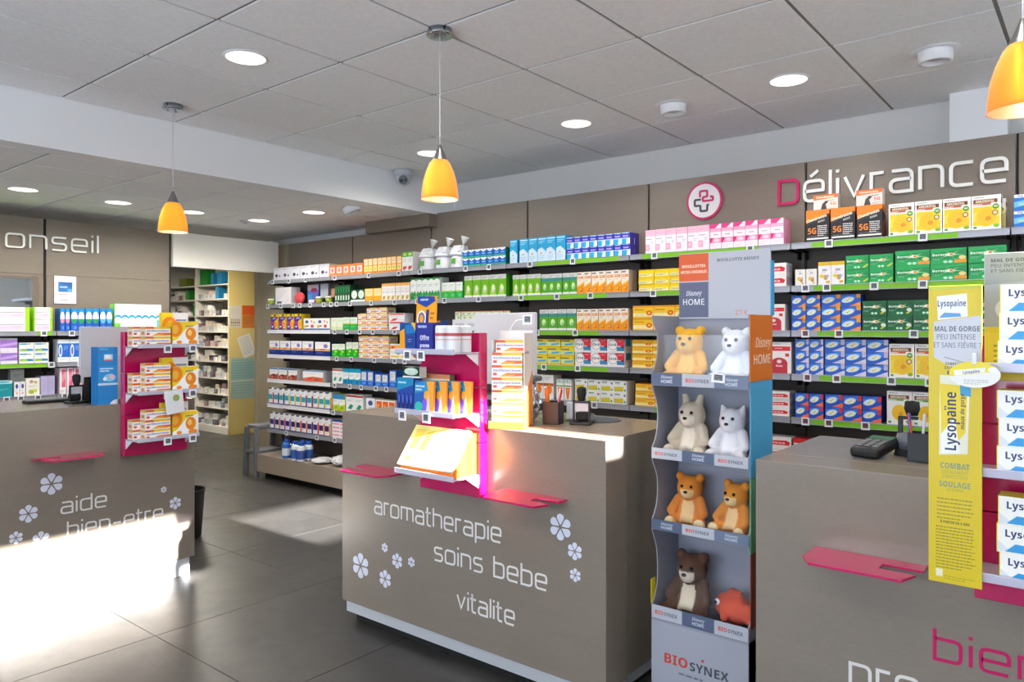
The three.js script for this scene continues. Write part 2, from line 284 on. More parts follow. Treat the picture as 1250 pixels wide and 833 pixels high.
D('lightblue', '#1f93c9', (p) => { p.bg('#27a3d6').r(.08, .05, .84, .05, '#bfe6f5').l(.12, .16, .7, 2, '#d7f0fa').p([[0, .5], [.45, .42], [1, .62], [1, 1], [0, 1]], '#cfe4f3').c(.4, .66, .12, .03, '#e08f96').l(.15, .76, .6, 3, '#8fb7d2'); });
D('blueviolet', '#4a3fb4', (p) => { p.bg('#b9dcf0').p([[0, .06], [.7, .1], [1, 0], [1, .46], [0, .46]], '#3a35b4').t('Humer', .46, .3, .2, '#efeaff').r(0, .55, .55, .45, '#2aa9d6').p([[.5, 1], [.85, .5], [1, .5], [1, 1]], '#e8f4fa').l(.1, .5, .5, 1, '#d9666f'); });
D('palepink', '#f6cbdc', (p) => { p.bg('#fcecf3').r(0, 0, 1, .27, '#f8bdd2').l(.08, .12, .5, 1, '#ef8fb2').l(.08, .38, .84, 1, '#8d8794', .07, .03).l(.55, .5, .3, 2, '#a7a0aa').r(.0, .62, .42, .26, '#f1a6c4').l(.06, .7, .3, 2, '#fff'); });
D('strongpink', '#f29cbe', (p) => { p.bg('#fdeaf2').p([[0, 0], [.85, 0], [.25, .26], [0, .26]], '#e23c84').r(0, .18, 1, .14, '#f9a8c8').l(.3, .42, .65, 1, '#7e7482', .07, .03).r(0, .56, 1, .2, '#f495bb').p([[.0, .56], [.3, .56], [.1, .76], [0, .76]], '#d81b6a').c(.6, .66, .25, .07, '#fbd3e3').l(.1, .84, .7, 2, '#efb6cb'); });
D('black5g', '#3a2a20', (p) => { p.bg('#1d1a1b').p([[0, 0], [1, 0], [1, .13], [0, .42]], '#f4801c').p([[0, .42], [1, .13], [1, .2], [0, .5]], '#2f2b2c').t('Chondrosteo', .46, .27, .12, '#fff3e0', { turn: -.22, max: .8 }).t('BOOST', .66, .36, .08, '#d8d4d0', { turn: -.22 }).t('5G', .27, .66, .26, '#ff8a1f', { max: .5 }).l(.5, .5, .42, 6, '#e9e4de', .06, .03).r(.04, .88, .92, .05, '#efe9e2').qr(.1, .82, .8, .05, '#999'); }, { w: 192, h: 224, sideDraw: (p) => p.bg('#231e1e').p([[0, 0], [1, 0], [1, .3], [0, .16]], '#f4801c').p([[.3, .5], [.8, .4], [.5, .9], [.2, .95]], '#d05e14') });
D('card5g', '#d9cfc8', (p) => { p.bg('#ddd2ca').p([[0, 0], [1, 0], [1, .24], [0, .34]], '#ee6a2a').t('Chondrosteo', .48, .17, .17, '#fff0dc').p([[.3, .98], [.36, .6], [.5, .4], [.62, .45], [.5, .65], [.56, .98]], '#46332a').t('5G', .8, .62, .28, '#d95f2b').t('BOOST', .72, .4, .12, '#70625a').l(.6, .84, .35, 2, '#8d7d73'); }, { w: 160, h: 110 });
const honey = (p, cx, cy, s, a = '#f5c81e', b = '#e99a10') => { p.c(cx, cy, s, s * .8, a); for (let i = 0; i < 7; i++) p.o(cx + s * .5 * Math.cos(i * .9), cy + s * .4 * Math.sin(i * .9), s * .22, s * .16, '#eeb018', .01); p.c(cx + s * .2, cy + s * .1, s * .3, s * .2, b); };
const arko = (white) => (p) => {
  p.bg(white ? '#f1f0ea' : '#f7f5ee'); if (!white) p.r(.05, .33, .9, .55, '#f6d21c').p([[.05, .5], [.95, .38], [.95, .62], [.05, .75]], '#f9e04a');
  p.l(.1, .05, .5, 1, '#8a8f8a').r(.06, .12, .82, .11, '#7d3b12').t('ARKOROYAL', .46, .177, .1, '#fff4d8', { max: .76 }).r(.06, .235, .6, .05, white ? '#5aa246' : '#d2501e').l(.08, .25, .45, 1, '#fff');
  honey(p, .5, .64, white ? .3 : .34); p.c(.82, .34, .11, .08, '#5f9c2e').t('BIO', .82, .34, .06, '#fff').c(.8, .52, .1, .075, '#9a4a16').c(.8, .52, .07, .05, '#f0dcae').c(.84, .9, .1, .05, '#86b83a').r(.06, .9, .12, .06, '#4d9a3c');
};
D('arko', '#d8b23a', arko(false), { w: 200, h: 224, sideDraw: (p) => p.bg('#efe6cc').r(0, .1, 1, .14, '#8a4a1c').r(.1, .35, .8, .5, '#e0b428') });
D('arkowhite', '#e6e1d4', arko(true), { w: 200, h: 224 });
D('bluepack', '#2a6fc4', (p) => { p.bg('#f4f6fa').t('Mag', .3, .1, .12, '#2b3a6b').r(0, .2, 1, .8, '#1f74cf').p([[0, .45], [1, .3], [1, .6], [0, .8]], '#6cc0ea').t('stress', .5, .6, .2, '#f4e33a'); });
D('tealbox', '#1b8d86', (p) => p.bg('#1f9a92').l(.15, .3, .7, 3, '#8fd6cf').r(0, .8, 1, .2, '#e6f0ee'));
D('spotted', '#d8d2d0', (p) => { p.bg('#ece8ea'); for (let i = 0; i < 26; i++) p.c(.08 + .84 * ((i * .37) % 1), .1 + .8 * ((i * .61) % 1), .02, .022, i % 4 ? '#9a9aa6' : '#d88a96'); p.r(.1, .82, .3, .12, '#55555f'); });
D('purplepair', '#4a4596', (p) => p.bg('#5566ae').r(0, 0, 1, .3, '#b9a9b4').c(.6, .3, .3, .12, '#8f2f58').r(0, .5, .4, .25, '#3f8fc0').r(.1, .78, .5, .16, '#e6e2ea').r(.65, .75, .3, .2, '#c93a62'));
D('greynavy', '#8a8f9b', (p) => p.bg('#a7acb6').r(0, .72, 1, .28, '#25346b').l(.2, .2, .6, 4, '#7d838f'));
D('vials', '#123c22', (p) => { p.bg('#0f4426'); for (let i = 0; i < 6; i++) { p.r(.04 + i * .165, .1, .1, .34, '#1b7a44').r(.05 + i * .165, .6, .08, .28, '#d7e8d4'); } p.r(0, .48, 1, .06, '#2a5c38'); });
D('circlegreen', '#e6efe6', (p) => p.bg('#153f28').c(.5, .42, .4, .34, '#e2efdf').o(.5, .42, .3, .25, '#7ba486', .02).l(.3, .36, .4, 3, '#86a88f').r(0, .84, 1, .16, '#f0f3ee'));
D('yellowbox', '#f0b01e', (p) => p.bg('#f5b31e').r(.06, .05, .88, .55, '#fbe2a0').l(.15, .18, .7, 4, '#c8a674').r(0, .66, 1, .34, '#f6aa12').l(.1, .78, .7, 1, '#fbdc7c'));
D('whiteorange', '#e6c89a', (p) => p.bg('#f8f4ef').r(0, 0, 1, .17, '#f5b45a').l(.1, .06, .8, 1, '#e07a2a').l(.08, .28, .84, 3, '#c7bcd0').r(.04, .5, .92, .02, '#8d86a6').l(.1, .58, .7, 1, '#d2c9d4').p([[.2, .95], [.35, .72], [.85, .72], [.7, .95]], '#f0a92a').c(.45, .84, .12, .08, '#7fae3c'));
D('greenwave', '#d9dcd6', (p) => p.bg('#f5f6f2').r(0, 0, 1, .12, '#1e9a4a').c(.5, .2, .48, .14, '#f5f6f2').l(.15, .3, .7, 2, '#8aa894').p([[0, .72], [.3, .6], [.5, .7], [.75, .58], [1, .72], [1, 1], [0, 1]], '#179a48').c(.3, .9, .2, .06, '#0d7a36').c(.75, .88, .18, .05, '#4cc470'));
D('greensmall', '#2fae4a', (p) => p.bg('#eef3ea').l(.15, .15, .7, 2, '#9ab5a0').r(0, .55, 1, .45, '#2fb64a').r(.1, .5, .5, .1, '#b6dd4a').c(.6, .8, .25, .12, '#58d070'));
D('limetall', '#3f9a1c', (p) => { p.bg('#6fb31c').r(0, 0, 1, .2, '#d4d5d4').l(.1, .07, .8, 2, '#9a9a9e', .06, .03).p([[.1, .95], [.3, .45], [.55, .4], [.75, .6], [.8, .95]], '#a8d64a').c(.5, .6, .2, .14, '#e6f1c6').c(.42, .72, .14, .08, '#d9cfe0').r(0, .9, 1, .1, '#eef0ea'); });
D('tealime', '#2e8a3c', (p) => { p.bg('#5aa82a').r(0, 0, 1, .2, '#dcdcda').l(.1, .07, .8, 2, '#a29a9e', .06, .03).r(0, .2, 1, .16, '#3c8f86').c(.5, .62, .22, .16, '#d6eea8').c(.55, .7, .12, .08, '#8fc8a0').r(0, .9, 1, .1, '#eef0ea'); });
D('orangetall', '#d9c3ae', (p) => { p.bg('#f6e7d6').l(.08, .06, .84, 1, '#4a3f4c', .1, .06).r(.1, .2, .8, .12, '#e59a5c').l(.14, .24, .7, 1, '#fff').l(.2, .38, .6, 1, '#b9a59a').p([[0, .72], [1, .5], [1, 1], [0, 1]], '#f59a14').p([[0, .66], [1, .44], [1, .5], [0, .72]], '#fbd052').c(.62, .82, .2, .1, '#d9660c').c(.55, .8, .1, .06, '#f7c23a'); });
D('yellowcarton', '#f2cf22', (p) => p.bg('#f7d81e').r(0, .08, .9, .12, '#e9c012').r(0, .58, .86, .34, '#fbf0b8').l(.05, .66, .75, 2, '#6f6a5c', .12, .06).l(.1, .34, .6, 1, '#b7a02a'));
D('yellowred', '#f0a51e', (p) => p.bg('#f8c81e').r(0, 0, 1, .16, '#f0a01a').l(.08, .3, .7, 1, '#c2531c', .1, .07).r(0, .6, 1, .3, '#fbe9a6').c(.8, .6, .14, .2, '#e2542a').c(.8, .6, .07, .1, '#f8c81e'));
D('redwhite', '#e6dcd8', (p) => p.bg('#f4eeea').l(.1, .1, .7, 1, '#b9aab0').p([[.05, .36], [.8, .3], [.95, .45], [.9, .72], [.05, .72]], '#e0202e').t('Hexa', .45, .53, .26, '#ffe6e6', { max: .6 }).r(.0, .36, .1, .36, '#6a58a4').l(.1, .84, .6, 1, '#c9b9bc'), { sideDraw: (p) => p.bg('#e2dfe6').r(.1, .2, .12, .6, '#8a86b4').r(.4, .2, .12, .6, '#8a86b4').r(.7, .2, .12, .6, '#8a86b4') });
D('redarch', '#e6dcd8', (p) => p.bg('#f6efec').l(.1, .05, .7, 1, '#b9aab0').r(.04, .14, .92, .14, '#e0202e').l(.3, .19, .5, 1, '#fff').r(.05, .36, .15, .1, '#e0202e').r(.75, .36, .15, .1, '#e0202e').c(.5, .68, .34, .18, '#c92a3c').r(.16, .68, .68, .32, '#c92a3c').c(.5, .62, .1, .06, '#f6dfe0').t('Rhume', .5, .76, .08, '#fff'));
D('beesmall', '#dcd6cc', (p) => p.bg('#eee9e2').l(.2, .12, .6, 1, '#8d8d92').t('ALVI', .5, .26, .12, '#3a3a44').c(.4, .6, .2, .12, '#e3c23a').c(.6, .7, .14, .1, '#b98a4a').c(.66, .56, .1, .06, '#e39aa0').c(.7, .86, .1, .06, '#d9b23a'));
D('beetall', '#e2d9c6', (p) => p.bg('#f2eeee').r(0, 0, 1, .17, '#e6bb16').t('AZINC', .5, .36, .13, '#2b2b33').l(.25, .46, .5, 1, '#d98a9a').c(.3, .62, .18, .08, '#e9d024').c(.58, .68, .16, .12, '#c59a6a').c(.72, .62, .1, .06, '#8fb5d0').c(.75, .88, .16, .06, '#e6b22a'));
const burst = (p, x, y, s, c) => { for (let i = 0; i < 12; i++) { const a = i * .5236 + .2, b = s * (i % 2 ? .7 : 1.2); p.p([[x, y - .03], [x + Math.cos(a) * b, y + Math.sin(a) * b * .7], [x, y + .03]], c); } };
const berocca = (bg, dark, cap) => (p) => { p.bg(bg).p([[0, .3], [1, .1], [1, .55], [0, .75]], dark); burst(p, .55, .4, .32, '#cdeeb0'); p.c(.55, .4, .09, .1, '#f7f3c8').t('Berocca', .3, .4, .2, '#f2fbf0', { max: .5 }).c(.58, .4, .05, .06, '#e8702a').l(.06, .62, .3, 2, '#9fe0b4').c(.42, .84, .06, .08, '#bff0cd').c(.56, .84, .06, .08, '#bff0cd'); if (cap) p.r(.66, .72, .34, .2, '#f29a1c').c(.88, .6, .1, .12, '#e9d88a'); else p.p([[.72, .85], [.95, .62], [.98, .7], [.8, .9]], '#d6cf2e'); };
D('greenburst', '#128a44', berocca('#12a852', '#0f9448', false), { w: 160 }); D('greenburstbig', '#0d7a3c', berocca('#14ac54', '#0e8f45', true), { w: 192 });
D('darkburst', '#0a4a2a', (p) => { berocca('#0d6638', '#0a5a30', false)(p); p.c(.86, .62, .1, .12, '#dcecd8'); }, { w: 160 });
D('yellowpurple', '#e9c21c', (p) => p.bg('#4a2c9a').r(0, 0, 1, .16, '#efd01c').c(.6, .08, .16, .07, '#5a4a2a').t('Juice', .5, .26, .15, '#efeaff').p([[.5, .46], [1, .28], [1, .9], [.62, .95]], '#f2c43a').c(.7, .66, .24, .16, '#ef9a4a').r(0, .46, .4, .2, '#c93a7a').r(.1, .74, .3, .1, '#e8dcf2'), { w: 96 });
D('dotcarton', '#d5d6cf', (p) => { p.bg('#eceae2').r(0, .88, 1, .12, '#1d5a9a').c(.25, .3, .12, .13, '#3b5fa0').c(.6, .26, .06, .08, '#c96a72').c(.8, .36, .05, .08, '#6a9a6a').c(.3, .66, .1, .05, '#333').c(.14, .7, .1, .12, '#e3a43a').c(.66, .68, .12, .14, '#d94a52'); });
D('palegreen', '#cfdcc2', (p) => p.bg('#dfe8d2').l(.15, .15, .7, 3, '#97ab94').r(0, .74, 1, .1, '#cfe27a').r(.04, .9, .92, .06, '#b9d08c'));
D('greenbox', '#2f9a4a', (p) => p.bg('#dbead6').l(.15, .12, .7, 3, '#93ab9a').r(0, .46, 1, .08, '#d8d84a').r(0, .54, 1, .46, '#2aa84a').l(.12, .68, .7, 2, '#a6dfb0'));
D('greenvivid', '#2aa61c', (p) => p.bg('#e1e8d8').l(.15, .1, .7, 3, '#a8b0a2').p([[0, .5], [1, .42], [1, 1], [0, 1]], '#1fae1c').c(.6, .6, .2, .08, '#c6d84a').c(.4, .8, .2, .08, '#5fd84a'));
D('tubecarton', '#e3cfae', (p) => p.bg('#f7f1e8').r(0, 0, 1, .22, '#f0c52a').p([[0, .02], [.3, .02], [.36, .2], [0, .2]], '#e2542a').t('oscillococcinum', .5, .43, .26, '#5c5aa2', { max: .94 }).r(.05, .62, .12, .2, '#d9423a').p([[.25, .92], [.5, .62], [1, .62], [1, .86], [.6, .9]], '#ea6a22').p([[.25, .92], [.45, .74], [.8, .74], [.6, .9]], '#f2b42a'), { w: 160, h: 72, sideDraw: (p) => p.bg('#e8dccb').r(0, 0, 1, .22, '#d9b24a').r(.2, .5, .6, .3, '#c98a5a') });
D('redstripe', '#dcd8dc', (p) => p.bg('#f4f2f2').r(.05, .06, .9, .16, '#e2402a').l(.08, .36, .84, 2, '#a7a4b8').p([[.1, .92], [.3, .62], [.6, .6], [.4, .9]], '#e0402e').l(.6, .7, .3, 2, '#c0bcc8'));
D('smallgreen', '#5a6a44', (p) => p.bg('#e6ead2').r(0, 0, 1, .12, '#d98a5a').l(.1, .25, .8, 1, '#5a6a4c', .1, .12).r(.05, .5, .9, .1, '#b8cc8a').c(.6, .78, .18, .12, '#9ab070'));
D('blueorange', '#1a4fae', (p) => { p.bg('#1b57c2').p([[0, .2], [1, 0], [1, .12], [0, .4]], '#2f7ae0').c(.5, .3, .3, .08, '#3f92ea'); swoosh(p, '#cfe4ee', '#eef2d8', '#9cc06a').p([[.4, 1], [1, .62], [1, 1]], '#f29a32').r(.78, 0, .22, .32, '#f0a02a').l(.55, .86, .4, 1, '#7a4a1c'); });
D('bluewhite', '#1c55b4', (p) => { p.bg('#1b5cc6').p([[0, .2], [1, 0], [1, .12], [0, .4]], '#3f8ae6').c(.5, .3, .3, .08, '#4f9af0'); swoosh(p, '#cfe2f0', '#eef2d4', '#d0b84a').p([[.36, 1], [1, .56], [1, 1]], '#dfd8ea').r(.8, 0, .2, .46, '#c9bfe0').l(.55, .84, .4, 1, '#8a7fae'); });
D('bluered', '#1a46a8', (p) => { p.bg('#1a4fba').p([[0, .2], [1, 0], [1, .12], [0, .4]], '#3a7ae0').c(.5, .3, .3, .08, '#4a86ea'); swoosh(p, '#cfe4ee', '#eef0d0', '#a9c87a').p([[.36, 1], [1, .6], [1, 1]], '#f2683a').r(.8, 0, .2, .4, '#d8262e').l(.55, .84, .4, 1, '#ffd0c0'); });
D('navyorange', '#1b2f7a', (p) => p.bg('#f2efee').l(.1, .12, .8, 2, '#b0a6cc').c(.7, .3, .14, .14, '#8a7ac0').r(0, .5, 1, .12, '#eda25a').r(0, .64, 1, .36, '#16307f').l(.12, .76, .6, 1, '#b9c6ea').c(.5, .54, .2, .06, '#d0763a'));
D('orangewhite', '#e8d7c4', (p) => p.bg('#f8f2ea').r(0, .1, 1, .24, '#f2a03a').c(.3, .22, .12, .1, '#e2521c').l(.1, .5, .8, 2, '#b8aab4').r(.1, .78, .8, .12, '#f2c83a').c(.8, .62, .12, .1, '#6fae4a'));
D('yellowblue', '#c9b81a', (p) => p.bg('#ecd41e').l(.05, .1, .9, 1, '#3b4a6a', .1, .14).r(0, .34, 1, .4, '#cfd8a8').p([[.3, .5], [.9, .4], [.9, .62], [.3, .7]], '#4aa8c8').r(0, .8, 1, .12, '#e0b810'), { h: 72 });
D('ring', '#e6dfdf', (p) => p.bg('#f2eeee').p([[.42, 0], [1, 0], [1, .5], [.62, .5]], '#e02a40').l(.62, .1, .34, 2, '#ffdada').r(.55, .55, .45, .3, '#3a8ab8').r(.8, .5, .2, .12, '#7a2a5a').c(.32, .42, .29, .38, '#f7f5f5').o(.32, .42, .27, .35, '#8a4a58', .025).t('Oré', .32, .42, .26, '#4a4a58').l(.1, .9, .7, 1, '#c9bcc0'), { sideDraw: (p) => p.bg('#efeaea').r(.2, .0, .6, .5, '#3aa0c0') });
D('brownbox', '#c9c2bc', (p) => p.bg('#f2efec').r(0, 0, 1, .12, '#3a78c0').l(.1, .24, .8, 2, '#b0a8a8').p([[0, .7], [.3, .55], [.6, .6], [1, .52], [1, 1], [0, 1]], '#a84a3a').c(.5, .66, .2, .12, '#6a2a22').c(.3, .8, .14, .08, '#d88a6a'));
D('coralbox', '#cfcbd0', (p) => p.bg('#f4f0ee').r(0, 0, 1, .1, '#3a8ac8').l(.1, .22, .8, 2, '#b9b4b8').p([[0, .74], [.5, .55], [1, .62], [1, 1], [0, 1]], '#d8664a').c(.35, .72, .1, .1, '#e02a2a').c(.7, .8, .14, .1, '#b8503a'));
D('greentick', '#dfe2e2', (p) => p.bg('#eceeec').r(0, .04, 1, .12, '#b0484e').l(.1, .3, .8, 2, '#a0a4a8').p([[.2, .8], [.5, .55], [.85, .62], [.6, .84]], '#1f9a78'));
D('tealpack', '#1288a8', (p) => p.bg('#e8eff0').r(0, 0, 1, .24, '#149ac0').r(0, .68, 1, .32, '#168fc4').l(.12, .34, .76, 3, '#92aab4').c(.4, .84, .2, .1, '#0e6aa8').p([[.5, .7], [1, .58], [1, .7]], '#2fb89a'));
D('bluelabel', '#2a62c0', (p) => p.bg('#2f6cd0').r(.12, .08, .76, .52, '#e4e4dc').l(.2, .18, .6, 4, '#9aa09a').c(.5, .84, .3, .08, '#5a9af0').r(0, .62, 1, .06, '#9ac0f0'));
D('carrot', '#e8e2d8', (p) => p.bg('#f2f0ea').r(0, 0, 1, .2, '#c6d4cc').t('Bio', .4, .1, .12, '#3a7a4a').r(0, .3, 1, .06, '#4a9a4a').p([[.15, .4], [.85, .4], [.6, .95], [.4, .95]], '#ee6a1c').c(.5, .5, .2, .08, '#f59a3a'));
D('whiteyellow', '#dedcd4', (p) => p.bg('#eeeee8').l(.1, .12, .6, 1, '#3a6a7a', .1, .1).l(.1, .28, .6, 1, '#8aa89a').p([[.05, .55], [.75, .5], [.75, .86], [.05, .86]], '#d8c018').r(.05, .84, .7, .06, '#9ab03a').c(.86, .25, .08, .1, '#8a6aa0').c(.86, .8, .07, .1, '#3aa87a'));
D('orangespice', '#e0d6cc', (p) => p.bg('#f2eee8').r(0, .35, 1, .12, '#9a5a2a').c(.6, .6, .26, .2, '#ee7a12').c(.4, .7, .16, .12, '#f2b42a').l(.15, .12, .6, 2, '#9a9aa0'));
const stripe = (band, c) => (p) => p.bg('#f0eff2').p([[0, 0], [.72, 0], [.4, .1], [0, .1]], '#5a5a66').l(.08, .2, .5, 2, '#b4b4c4').r(0, .42, .7, .3, band).l(.08, .8, .5, 1, '#9a9ab0').r(.74, .3, .26, .66, c).r(0, .94, 1, .06, '#27408a');
['#c93a5a', '#5a2a6a', '#3a2a6a', '#d8c86a', '#e6c43a', '#ee9a3a', '#a82a6a', '#a82a5a', '#f0a02a', '#9aba2a', '#ee8a3a'].forEach((c, i) => D('teal' + i, '#d6d6dc', stripe('#2aa6b8', c), { w: 64 }));
['#7a5a8a', '#c98a3a', '#c04a9a', '#8a5ac8', '#e8b83a', '#ee5a2a', '#ee7a2a', '#2a3a6a', '#f04a3a', '#f0862a', '#e89a2a'].forEach((c, i) => D('navy' + i, '#d6d6dc', stripe('#3a2a6e', c), { w: 64 }));
D('limefruit', '#c8d43a', (p) => p.bg('#eef2ea').r(0, 0, 1, .3, '#3a8ac0').l(.1, .4, .8, 1, '#8a96a0').p([[0, .7], [1, .6], [1, 1], [0, 1]], '#c0d42a').c(.5, .8, .2, .1, '#7ab03a'));
D('orangefruit', '#f2ddc8', (p) => p.bg('#f8f0e6').r(.1, .1, .84, .76, '#ee5a1a').c(.55, .6, .22, .2, '#8a3a12').c(.4, .4, .2, .14, '#f8a43a'));
D('pinkstripe', '#e8dce2', (p) => { p.bg('#f4eef0'); for (let i = 0; i < 4; i++) p.r(.08, .2 + i * .2, .84, .07, '#ee8aa4'); p.r(0, 0, 1, .12, '#2a4a9a'); });
D('redyellow', '#d8202a', (p) => p.bg('#e0242c').r(0, .2, 1, .5, '#f6e6d8').c(.25, .45, .18, .2, '#f2b41c').l(.5, .4, .4, 2, '#b8705a'));
// --- side aisle
D('whitelime', '#9ad02a', (p) => p.bg('#f6f0f4').r(.86, 0, .14, 1, '#9ad42a').r(0, 0, .06, 1, '#9ad42a').r(.08, .42, .74, .04, '#5a5662').r(.08, .5, .76, .4, '#f4c9dc').l(.12, .16, .5, 1, '#d8b8c8').l(.5, .62, .3, 2, '#c88aa4'), { w: 160, h: 80 });
const gum = (c) => (p) => p.bg('#1b59b8').r(0, 0, 1, .2, '#1a86c8').c(.5, .4, .46, .26, '#f2eef4').p([[.05, .46], [.95, .46], [.8, .62], [.5, .66], [.2, .62]], c).c(.4, .85, .2, .1, '#3a6ad8').c(.66, .84, .16, .08, '#6a9af0');
D('gumpink', '#164a9c', gum('#ee8a96'), { w: 80 }); D('gumgreen', '#164a9c', gum('#2a9a5a'), { w: 80 }); D('gumblue', '#164a9c', gum('#5ab4e0'), { w: 80 });
D('wavebox', '#8ade5a', (p) => { p.bg('#fafafa').l(.05, .12, .5, 1, '#c8c8d4'); for (let i = 0; i < 7; i++) p.c(.07 + i * .145, .52, .075, .12, '#2a9ac8').c(.07 + i * .145, .6, .075, .12, '#fafafa'); p.r(.0, .7, .12, .3, '#7ad84a').r(.9, .58, .08, .26, '#4ac0e0'); }, { w: 224, h: 80 });
D('purplebox', '#cfc4dc', (p) => p.bg('#e9e4ee').r(0, .16, 1, .6, '#9a72c8').p([[0, .5], [1, .3], [1, .5], [0, .7]], '#c4a2e0').l(.1, .06, .6, 1, '#8a8aa0').l(.1, .84, .6, 1, '#b0a8c0'));
D('fluo', '#d8dcd8', (p) => p.bg('#eff0ec').r(.05, .06, .5, .14, '#3a9ac0').r(.5, .06, .3, .14, '#a8b8a8').l(.08, .3, .6, 2, '#b0b8b0').p([[.05, .62], [.6, .58], [.95, .62], [.95, .8], [.05, .84]], '#2a8ac0').p([[.05, .7], [.5, .62], [.6, .84], [.05, .84]], '#a8d03a'));
D('bluecare', '#d0d6de', (p) => p.bg('#e8ecf0').r(.0, .18, 1, .6, '#2468c8').c(.22, .5, .16, .28, '#eef4fa').c(.22, .5, .09, .18, '#4a7ac8').l(.5, .3, .4, 3, '#b8d4f4').l(.2, .86, .6, 1, '#a8b0bc'));
D('bluewide', '#d0d6de', (p) => p.bg('#eef0f4').c(.5, .5, .46, .36, '#2478d0').r(.3, .2, .7, .6, '#2478d0').c(.14, .5, .1, .26, '#e8f2fa').l(.35, .42, .5, 2, '#c8e2f8'), { h: 80 });
D('tealpouch', '#18888c', (p) => p.bg('#1a949c').r(0, 0, 1, .2, '#d8ecec').l(.15, .5, .7, 2, '#9ad8d8').c(.6, .1, .3, .06, '#5ab8d0'));
D('whiteblot', '#dcd8dc', (p) => p.bg('#f0eef0').c(.5, .3, .26, .16, '#4a5a9a').l(.2, .55, .6, 2, '#b0b4c0').c(.5, .78, .2, .08, '#e8b0a0'));
D('herbal', '#e0dccc', (p) => p.bg('#f2eee0').c(.4, .2, .14, .1, '#c8a09a').c(.7, .24, .12, .08, '#c8b08a').l(.2, .42, .6, 2, '#b8b4a4').c(.4, .78, .22, .12, '#a8c83a').c(.68, .72, .14, .1, '#d8d85a'));
D('lilac', '#a8a0c8', (p) => p.bg('#bcb4da').l(.15, .2, .7, 6, '#a49cca', .11, .03));
D('pinkcare', '#e8d0d6', (p) => p.bg('#f6f0f2').r(.3, .05, .6, .7, '#ee6a8a').p([[.3, .3], [.9, .12], [.9, .4], [.3, .6]], '#f49ab0').c(.2, .4, .13, .24, '#f4f0f0').l(.1, .86, .7, 2, '#c8b0b8', .06, .03), { w: 80 });
D('greyleaf', '#b8bab0', (p) => p.bg('#d4d4c8').l(.2, .2, .6, 2, '#9a9a90').c(.6, .7, .24, .14, '#6a9a4a'));
D('bluecol', '#1c7ac0', (p) => { p.bg('#2088d0').l(.1, .1, .6, 1, '#bfe2f6', .07, .03); p.r(.3, .38, .44, .34, '#b9e4f4').r(.3, .66, .44, .06, '#d84a4a').c(.5, .5, .16, .1, '#f4f8fa'); });
D('bluecol2', '#1c7ac0', (p) => p.bg('#2a92d8').l(.1, .1, .7, 2, '#e4f2fb', .12, .06).c(.6, .6, .3, .2, '#8ad0f0').c(.7, .56, .12, .12, '#f0b8c8').c(.35, .66, .1, .1, '#e8f4fa').r(0, .88, 1, .12, '#c8e4f4'));
D('bluecol3', '#1c7ac0', (p) => p.bg('#1f86ce').c(1, 1.05, .4, .3, '#f0f6fa'));
D('vitamin', '#f0c81e', (p) => { p.bg('#f6f6f6').p([[0, 0], [1, 0], [1, .1], [.5, .3], [.2, .7], [0, .8]], '#f8d41e').c(.12, .3, .26, .32, '#f08a1c').c(.1, .32, .14, .18, '#f8b43a').c(.7, .5, .2, .26, '#ee8a1a').c(.66, .46, .08, .12, '#f8d07a').c(.78, .84, .17, .1, '#f0902a').c(.26, .84, .1, .07, '#f0902a').l(.5, .16, .44, 1, '#6a76a8', .08, .05).l(.6, .9, .34, 1, '#aab'); });
D('vitamincard', '#f2d02a', (p) => p.bg('#f8d81e').p([[.4, 0], [1, 0], [1, 1], [.55, 1]], '#eef0fa').c(.3, .55, .28, .36, '#f0901c').c(.32, .58, .16, .22, '#f8c44a').l(.55, .3, .4, 2, '#5a64a4', .14, .07), { h: 72 });
// --- counter stands and displays
D('esl', '#dfe0e6', (p) => p.bg('#eceef2').r(.2, .16, .62, .6, '#6e7078').qr(.24, .2, .54, .5, '#2c2c34'), { w: 48, h: 48 });
D('eslred', '#dfe0e6', (p) => p.bg('#eceef2').r(.2, .16, .62, .6, '#7a4a4e').qr(.24, .2, .54, .5, '#3a2226'), { w: 48, h: 48 });
D('blister', '#1a3a86', (p) => { p.bg('#1a46a2').p([[0, 0], [1, 0], [1, .2], [0, .4]], '#1c8ab8'); for (let i = 0; i < 4; i++) p.c(.15 + i * .24, .7, .1, .26, '#0e1e66').c(.13 + i * .24, .62, .04, .14, '#5a7ae0'); p.l(.1, .12, .7, 1, '#cfe6f6', .1, .05); });
D('actipouch', '#e88a1e', (p) => p.bg('#1458ae').p([[.55, 0], [1, 0], [1, 1], [.75, 1], [.5, .5]], '#f0a42a').p([[0, .1], [.6, 0], [.7, .3], [0, .4]], '#1a8ac0').l(.06, .15, .5, 2, '#e0f0fa', .1, .05).c(.25, .8, .2, .16, '#2ab8a0').c(.55, .74, .12, .2, '#7a5ad8').p([[.62, 1], [.74, .4], [.84, 1]], '#d8d0f4'));
D('blueyellow', '#14387e', (p) => p.bg('#174a98').p([[0, .3], [.3, .2], [.36, .9], [0, 1]], '#efa21e').p([[.34, .1], [1, 0], [1, .34], [.4, .4]], '#1c7ac0').r(.45, .48, .4, .3, '#1c3a88').l(.5, .56, .3, 2, '#b8c8f0').p([[.7, 0], [1, 0], [1, .3]], '#f0b83a'));
D('discover', '#2a2a86', (p) => p.bg('#2b3494').l(.1, .1, .8, 1, '#c8d0f4', .1, .08).t('Offre', .5, .52, .22, '#f2f2fa').t('promo', .5, .78, .18, '#f2f2fa'));
